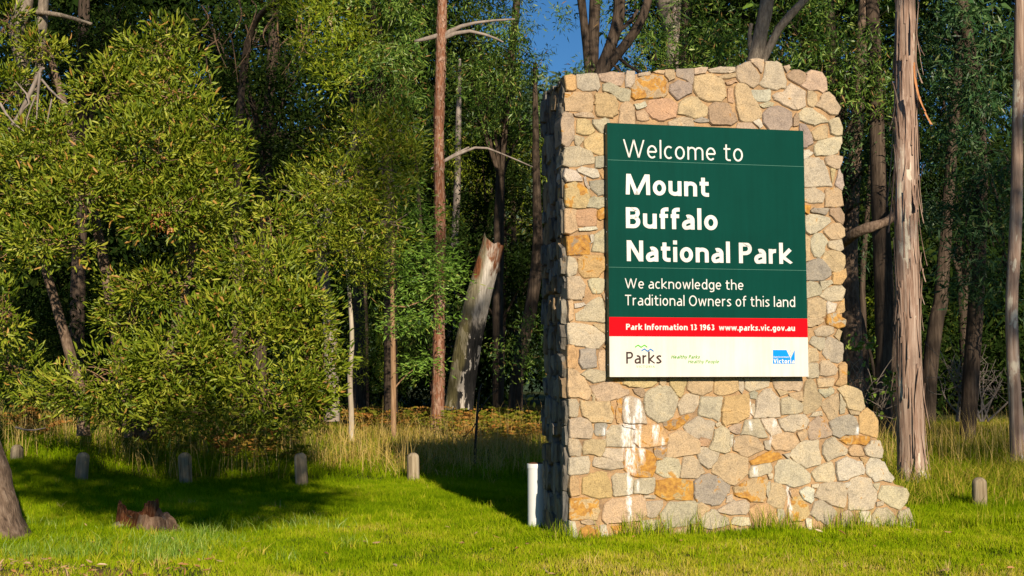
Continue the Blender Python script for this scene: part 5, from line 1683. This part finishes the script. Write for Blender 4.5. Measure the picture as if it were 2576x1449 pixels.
# far wood closing the view behind the trees, open only towards the hill
def far_wood():
    r = np.random.default_rng(77)
    lob = []
    for k in range(360):
        d = r.uniform(46, 72)
        px = r.uniform(-200, 2780); z = r.uniform(.5, 23)
        c = at(px, 900, d); c[2] = z
        x, y = proj(c)
        if 1270 < x < 1610 and y < 330:
            continue
        lob.append((c, (r.uniform(1.4, 2.4), 1.6, r.uniform(1.2, 2.2))))
    lob = [l for l in lob if not (1270 < proj(l[0])[0] < 1610 and proj(l[0] + np.array([0, 0, 2]))[1] < 230)]
    for k in range(230):                                   # tall tops closing the view to the left and right of the sky gap
        px = r.uniform(-150, 1225) if r.random() < .55 else r.uniform(1655, 2720)
        d = r.uniform(48, 62); c = at(px, 900, d); c[2] = r.uniform(6, 23)
        lob.append((c, (r.uniform(1.4, 2.2), 1.6, r.uniform(1.2, 2.0))))
    for k in range(150):                                   # the understorey just behind the trunks
        px = r.uniform(-100, 1390) if r.random() < .55 else r.uniform(2080, 2680)
        d = r.uniform(36, 43); c = at(px, 900, d); c[2] = r.uniform(.8, 6.2)
        lob.append((c, (r.uniform(.9, 1.5), 1.2, r.uniform(.7, 1.3))))
    C, A, L, W, rn = foliage_points(lob, .34, .10, 1.8, 'gum', .3, 9, seed=78)
    V, Fc, a = leaves(C, A, L, W, rn, False, r=r)
    m = leaf_mat('far_shade_leaf', [(0, (.008, .018, .004)), (.5, (.022, .042, .008)), (.94, (.06, .085, .015)), (1, (.08, .07, .03))], .15, .0)  # deep forest shade is put into this leaf colour
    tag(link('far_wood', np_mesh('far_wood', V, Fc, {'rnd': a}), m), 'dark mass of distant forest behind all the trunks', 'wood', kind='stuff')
    G = 'far trunks'
    for k in range(11):
        d = r.uniform(38, 48); px = r.uniform(880, 2560)
        if 1380 < px < 2080: px = r.uniform(2140, 2560) if r.random() < .6 else r.uniform(900, 1350)
        w = r.uniform(9, 20)
        lean = r.uniform(-30, 30)
        o, org, P, R = trunk_tree('far_trunk', [(px, 985, w), (px + lean * .4, 800, w * .9), (px + lean, 560, w * .75)], d, B_DARK,
                   'slim far tree trunk half lost in the forest shade', 'tree trunk', G, nseg=8, seed=200 + k, up=9)
far_wood()

# trees behind and beside the camera: their shadows fall on the lawn and the forest edge
def off_frame():
    def shade_tree(label, base, lobes, seed, m=LF_GUM, cover=1.3, mast=None):
        b = np.array([base[0], base[1], float(ground_z(*base))])
        o, org = tree_at('gum_tree', b, label, 'tree', 'trees standing out of the frame')
        crown('crown', o, lobes, m, .28, .08, cover, 'gum', .16, 12, False, seed, -.5, .5, .1)
        top = max(l[0][2] for l in lobes)
        cx = np.mean([l[0][0] for l in lobes]); cy = np.mean([l[0][1] for l in lobes])
        P = [b - [0, 0, .1], b + (np.array([cx, cy, 0]) - b * [1, 1, 0]) * .3 + [0, 0, top * .4], np.array([cx, cy, top * .85])]
        if mast:
            P = [P[0], b + [0, 0, mast * .5], b + [.2, 0, mast], P[2]]
        tb = TB(); tb.tube(P, [.28, .2, .12, .05] if mast else [.28, .2, .08], 12, None, .03, .06, seed); tb.build('trunk', B_GREY, o, org)
        limbs_to(o, org, P[1:], lobes, B_GREY, .07, seed)
    s = np.array(TO_SUN)
    def up(x, y, z, yc):
        """where the sun ray that ends at (x,y,z) crosses the plane Y = yc"""
        t = (y - yc) / -s[1]
        return np.array([x, y, z]) + s * t
    Y0 = -2.0
    shade_tree('tree beside the camera whose shadow falls on the left lawn', (-10.0, Y0),
               [(up(x, y, 0, Y0), (rx, .8, rz)) for x, y, rx, rz in ((-3.05, 14.7, .65, .40), (-3.0, 15.9, .75, .42), (-4.2, 15.2, .85, .45), (-3.9, 16.6, 1.0, .45), (-5.0, 17.0, .9, .45),
                (-3.0, 17.5, .8, .4), (-4.4, 18.2, 1.2, .35), (-5.9, 17.9, .8, .4), (-4.7, 19.4, 1.0, .35), (-6.0, 19.3, .8, .35), (-3.6, 20.3, 1.0, .3), (-5.2, 20.6, 1.0, .3), (-6.8, 20.4, .8, .3), (-6.9, 18.8, .5, .25), (-7.4, 19.8, .7, .3), (-3.4, 18.9, .8, .25), (-5.1, 15.9, .5, .22))], 301, cover=5.5, mast=6.5)
    Y1 = -10.0
    shade_tree('tall tree behind the camera shading the forest on the right', (21, Y1),
               [(up(x + .3 * math.sin(z * 3), 22, z, Y1), (.95, 1, .85)) for x in (7.4, 8.6, 9.8, 11.0) for z in (-1.2, .5, 2.3, 4.1, 5.6)]
               + [(up(5.0, 22, .5, Y1), (.3, .4, .16)), (up(4.6, 22, 2.2, Y1), (.3, .4, .14))], 302, LF_BLUE, 2.0, mast=13)
    shade_tree('tall tree behind the camera shading the forest left of centre', (26, Y1 - 4),
               [(up(x, 37, z, Y1 - 4), (1.0, 1, .8)) for x, z in ((-5.6, .4), (-5.6, 2), (-5.6, 3.6), (-4.2, .4), (-2.6, -1.0), (-.9, .4), (-.9, 2), (.4, 1.5))], 303, LF_BLUE, 2.5, mast=18)
    shade_tree('tall tree behind the camera shading the top left of the forest', (-12, Y1 - 4),
               [(up(x, 27, z, Y1 - 4), (.85, 1, .8)) for x in (-6.9, -5.7) for z in (5.2, 6.7, 8.2)] + [(up(x, 24, z, Y1 - 4), (.9, 1, .7)) for x in (-9.5, -8.2, -7.0) for z in (7.4, 8.8)], 304, LF_BLUE, 2.5, mast=20)
off_frame()
# ------------------------------------------------------------------ grass
def wall_footprint(x, y):
    u = (x - WO[0]) * WX[0] + (y - WO[1]) * WX[1]; v = (x - WO[0]) * WY[0] + (y - WO[1]) * WY[1]
    return (u > -.03) & (u < wall_uv(3420, 2000)[0] - .05) & (v > 0.0) & (v < WT)

def fbm(x, y, s, ph=0.0):
    return (np.sin(x * s + ph) * np.sin(y * s * 1.1 + 1.3 + ph) + .5 * np.sin(x * s * 2.3 + y * s * 1.7 + ph * 2) + .35 * np.sin(y * s * 3.9 - x * s * 3.1 + ph)) / 1.6

GRASS_LAWN = leaf_mat('lawn_blade', [(0, (.11, .19, .003)), (.3, (.23, .335, .005)), (.55, (.35, .42, .010)), (.75, (.46, .43, .035)), (.92, (.56, .43, .10)), (1, (.62, .48, .18))], .3, .0)
GRASS_BLUE = leaf_mat('blue_tuft_blade', [(0, (.10, .20, .010)), (.6, (.20, .32, .028)), (1, (.38, .44, .08))], .25, .02)
GRASS_DRY = leaf_mat('dry_grass_blade', [(0, (.13, .19, .008)), (.3, (.27, .30, .018)), (.55, (.50, .37, .07)), (.8, (.64, .45, .14)), (1, (.70, .52, .22))], .3, .0)

def blades(name, X, Y, H, Wd, rn, m, lean=.45, seg=1, label=None, cat='grass', seed=0, droop=.0):
    r = np.random.default_rng(seed)
    n = len(X)
    Z = ground_z(X, Y) - .005
    a = r.uniform(0, 2 * math.pi, n); la = r.uniform(0, 2 * math.pi, n); ln = np.abs(r.normal(0, lean, n)) * H
    S = np.stack([np.cos(a), np.sin(a), np.zeros(n)], 1) * (Wd * .5)[:, None]
    D = np.stack([np.cos(la), np.sin(la), np.zeros(n)], 1)
    B = np.stack([X, Y, Z], 1)
    up = np.array([0, 0, 1.0])
    if seg == 1:
        T = B + D * ln[:, None] + up * (H * .92)[:, None]
        V = np.stack([B - S, B + S, T], 1).reshape(-1, 3)
        Fc = np.arange(n * 3).reshape(n, 3)
        at_ = np.repeat(rn, 3)
    else:
        M1 = B + D * (ln * .25)[:, None] + up * (H * .5)[:, None]
        T = B + D * ln[:, None] + up * (H * (1 - droop * r.random(n)))[:, None]
        V = np.stack([B - S, B + S, M1 - S * .8, M1 + S * .8, T - S * .15, T + S * .15], 1).reshape(-1, 3)
        i = np.arange(n)[:, None] * 6
        Fc = np.concatenate([i + np.array([[0, 1, 3, 2]]), i + np.array([[2, 3, 5, 4]])], 0)
        at_ = np.repeat(rn, 6)
    o = link(name, np_mesh(name, V, Fc, {'rnd': at_}), m)
    tag(o, label, cat, kind='stuff')
    return o

def scatter(n, y0, y1, r, margin=.5):
    """even in the picture's trapezoid, a little denser near the lens"""
    y = np.sqrt(r.uniform(y0 ** 2, y1 ** 2, n))
    half = .412 * y + margin
    return r.uniform(-1, 1, n) * half, y

def lawn():
    r = np.random.default_rng(1)
    x, y = scatter(560000, 8.9, 19.5, r)
    dirt = (sstep(-2.0, -3.2, x + .5 * fbm(x, y, 2.1)) * sstep(10.75, 10.4, y + .25 * fbm(x, y, 3.3, 2)))
    bare = sstep(.62, .95, fbm(x, y, 2.3, 7) + .3 * fbm(x, y, 8, 3))
    keep = ~wall_footprint(x, y) & (r.random(len(x)) > dirt * .82) & (r.random(len(x)) > bare * .6)
    x, y = x[keep], y[keep]
    n = len(x)
    tuft = np.clip(fbm(x, y, 2.6) * .6 + fbm(x, y, 9.0, 1) * .5, -1, 1)
    h = .034 + .022 * tuft + r.uniform(0, .026, n)
    h *= 1 + .6 * sstep(13.5, 17.5, y) * sstep(.4, -.4, x - .6)
    u = (x - WO[0]) * WX[0] + (y - WO[1]) * WX[1]; v = (x - WO[0]) * WY[0] + (y - WO[1]) * WY[1]
    foot = np.exp(-np.abs(np.minimum(v, 0)) / .10) * (u > -.3) * (u < 5.2) * (v < .3)
    h *= 1 + 1.2 * foot * (fbm(x, y, 6.0, 4) > -.2) * r.random(n)
    right = sstep(4.6, 5.6, x) * sstep(13.2, 15, y)
    h *= 1 + 1.6 * right
    dry = .36 + .22 * fbm(x, y, 1.1, 3) + .18 * fbm(x, y, 5, 6) + .22 * sstep(11.6, 9.6, y) + .14 * sstep(-.2, 1.2, x) * sstep(13, 11, y) - .12 * sstep(12.5, 15, y)
    rn = np.clip(dry + r.normal(0, .17, n), 0, 1)
    blades('lawn_grass', x, y, h, r.uniform(.004, .0075, n) * (1 + .03 * y), rn, GRASS_LAWN, .55, 1, 'short bright green lawn grass across the foreground', seed=2)
    # loose taller tufts that break up the mown surface
    k = 8000
    tx, ty = scatter(k, 9.0, 18.8, r, .3)
    kp = ~wall_footprint(tx, ty) & ((fbm(tx, ty, 1.7, 5) + .5 * fbm(tx, ty, 6.5, 2) + r.normal(0, .35, k)) > .05)
    tx, ty = tx[kp], ty[kp]
    per = 11
    th_ = np.repeat(r.uniform(.05, .12, len(tx)), per) * r.uniform(.6, 1.2, len(tx) * per)
    tr = np.repeat(np.clip(.34 + .2 * fbm(tx, ty, 1.1, 3) + r.normal(0, .2, len(tx)) + .2 * sstep(11.8, 9.6, ty), 0, 1), per)
    gx = np.repeat(tx, per) + r.normal(0, .028, len(tx) * per); gy = np.repeat(ty, per) + r.normal(0, .028, len(tx) * per)
    blades('grass_tufts', gx, gy, th_, r.uniform(.005, .010, len(gx)), np.clip(tr + r.normal(0, .08, len(gx)), 0, 1), GRASS_LAWN, .75, 2, 'ragged taller tufts standing out of the lawn', seed=21)
    # taller seed stalks against the wall foot
    k = 2600
    uu = r.uniform(-.25, 5.1, k); vv = -np.abs(r.normal(0, .07, k)) - .02
    gx = WO[0] + uu * WX[0] + vv * WY[0]; gy = WO[1] + uu * WX[1] + vv * WY[1]
    cl = (fbm(gx, gy, 7, 2) + r.normal(0, .2, k)) > .0
    gx, gy = gx[cl], gy[cl]
    blades('wall_foot_grass', gx, gy, r.uniform(.08, .26, len(gx)) * (1 + .3 * fbm(gx, gy, 3)), r.uniform(.004, .008, len(gx)), np.clip(r.normal(.35, .25, len(gx)), 0, 1), GRASS_LAWN, .4, 2,
           'long uncut grass along the foot of the wall', seed=3)
    # coarse blue green tufts near the stump and the left trunk
    cx = np.concatenate([r.uniform(-5.3, -1.4, 34), r.uniform(-4.4, -2.6, 26)]); cy = np.concatenate([r.uniform(10.7, 13.9, 34), r.uniform(10.8, 12.4, 26)])
    gx = np.repeat(cx, 45) + r.normal(0, .10, 45 * 60); gy = np.repeat(cy, 45) + r.normal(0, .10, 45 * 60)
    blades('blue_tussocks', gx, gy, r.uniform(.05, .15, len(gx)), r.uniform(.005, .010, len(gx)), r.uniform(0, 1, len(gx)), GRASS_BLUE, .7, 2,
           'coarse blue green grass tufts around the stump and left trunk', seed=4)

def long_grass():
    r = np.random.default_rng(8)
    n = 85000
    x, y = scatter(n, 16.2, 32, r, 1.0)
    g = fbm(x, y, 1.4, 2)
    keep = ~wall_footprint(x, y) & (y > 20.2 + 1.3 * fbm(x, y, 1.3, 1) + .6 * fbm(x, y, 4, 2) - 3.6 * sstep(4.5, 6, x))
    # long grass comes forward on the right of the wall
    x, y, g = x[keep], y[keep], g[keep]
    n = len(x)
    h = np.clip(.30 + .16 * g + r.normal(0, .10, n), .08, .8)
    mid = sstep(-2.6, -1.6, x) * sstep(.3, -.3, x - .4)          # the tall golden clump left of the wall
    h = h * (1 + .35 * mid * sstep(23, 20, y))
    h = h * (1 - .35 * sstep(24, 30, y)) * (.35 + .65 * sstep(18.6, 21.6, y + 3.6 * sstep(4.5, 6, x)))
    h = h * (1 - .35 * sstep(-2.6, -3.6, x))
    dry = .48 + .25 * g * .5 + .2 * mid - .18 * sstep(4.5, 6, x) - .22 * sstep(-2.8, -4, x)
    rn = np.clip(dry + r.normal(0, .22, n), 0, 1)
    blades('long_grass', x, y, h, r.uniform(.006, .012, n), rn, GRASS_DRY, 1.25, 2, 'long golden and green grass between the bollards and the forest', seed=9, droop=.9)
    # green uncut grass that carries the lawn back into the long grass
    k = 70000
    x, y = scatter(k, 17.6, 24.5, r, .6)
    edge = 20.6 + 1.6 * fbm(x, y, .8, 6) + .6 * fbm(x, y, 3.1, 1)
    kp = ~wall_footprint(x, y) & (r.random(k) < sstep(2.2, -.6, y - edge) + .12)
    x, y = x[kp], y[kp]
    hh = (.07 + .16 * sstep(18.2, 21, y)) * (1 + .5 * fbm(x, y, 2.2, 3)) * r.uniform(.6, 1.3, len(x))
    blades('uncut_grass', x, y, hh, r.uniform(.007, .012, len(x)), np.clip(.22 + .2 * fbm(x, y, 1.9, 4) + r.normal(0, .14, len(x)), 0, 1), GRASS_LAWN, .7, 2, 'green uncut grass behind and between the bollards', seed=19, droop=.3)
    # sparse seed stalks
    k = 5000
    x, y = scatter(k, 19.5, 25, r, .5)
    kp = ~wall_footprint(x, y) & (fbm(x, y, 1.4, 2) > -.1)
    x, y = x[kp], y[kp]
    blades('seed_stalks', x, y, r.uniform(.5, .95, len(x)), np.full(len(x), .006), np.clip(r.normal(.85, .1, len(x)), 0, 1), GRASS_DRY, .35, 2, 'tall straw coloured seed stalks rising from the long grass', seed=10, droop=.2)
    # rough grass right of the wall
    x = r.uniform(4.7, 9.2, 9000); y = r.uniform(13.8, 19.5, 9000)
    kp = ~wall_footprint(x, y) & (y > 14.6 + .8 * fbm(x, y, 1.7, 4) - .5 * (x - 6))
    x, y = x[kp], y[kp]
    blades('rough_grass', x, y, r.uniform(.12, .5, len(x)) * sstep(13.2, 17, y), r.uniform(.006, .011, len(x)), np.clip(r.normal(.25, .22, len(x)), 0, 1), GRASS_DRY, .6, 2,
           'rough green grass around the right bollard and peeling gum', seed=12, droop=.4)

def bracken():
    r = np.random.default_rng(14)
    C, A, L, W, R_ = [], [], [], [], []
    spots = [(r.uniform(1120, 1370), r.uniform(985, 1050), r.uniform(24, 31)) for _ in range(110)] + [(r.uniform(880, 1090), r.uniform(990, 1040), r.uniform(27, 32)) for _ in range(60)] \
        + [(r.uniform(0, 760), r.uniform(1060, 1120), r.uniform(21.5, 25)) for _ in range(70)]
    for px, py, d in spots:
        b = at(px, py, d); b[2] = float(ground_z(b[0], b[1])) + r.uniform(.05, .3)
        rn = r.uniform(.1, .9)
        for f in range(4):
            a = r.uniform(0, 6.28); dr = np.array([math.cos(a), math.sin(a), 0])
            ln = r.uniform(.35, .7)
            for k in range(9):
                q = k / 8
                p = b + dr * ln * q + np.array([0, 0, .35 * math.sin(q * 2.0) * ln])
                side = np.array([-dr[1], dr[0], 0])
                for s in (-1, 1):
                    C.append(p); A.append(side * s + dr * .5); L.append(.16 * (1 - q * .75)); W.append(.045); R_.append(np.clip(rn + r.normal(0, .1), 0, 1))
    V, Fc, a = leaves(np.array(C), np.array(A), np.array(L), np.array(W), np.array(R_), False, r=r)
    tag(link('bracken', np_mesh('bracken', V, Fc, {'rnd': a}), LF_FERN), 'green and rusty bracken fern on the forest floor', 'fern', kind='stuff')

def litter():
    r = np.random.default_rng(15)
    n = 420
    x = np.concatenate([r.uniform(-4.6, -2.4, 170), r.uniform(-4.5, 4.5, 60)]); y = np.concatenate([r.uniform(9.4, 10.7, 170), r.uniform(9.4, 13.5, 60)])
    ok = ~wall_footprint(x, y)
    x, y = x[ok], y[ok]; n = len(x)
    C = np.stack([x, y, ground_z(x, y) + r.uniform(.02, .05, n)], 1)
    A = np.stack([r.normal(0, 1, n), r.normal(0, 1, n), r.normal(.1, .2, n)], 1)
    V, Fc, a = leaves(C, A, r.uniform(.04, .10, n), r.uniform(.010, .024, n), r.uniform(.3, 1, n), True, r=r)
    m = leaf_mat('fallen_leaf', [(0, (.2, .1, .04)), (.6, (.45, .22, .08)), (1, (.55, .4, .25))], .2, .03)
    tag(link('leaf_litter', np_mesh('leaf_litter', V, Fc, {'rnd': a}), m), 'fallen orange bark and leaves scattered on the lawn', 'leaf litter', kind='stuff')
lawn(); long_grass(); bracken(); litter()
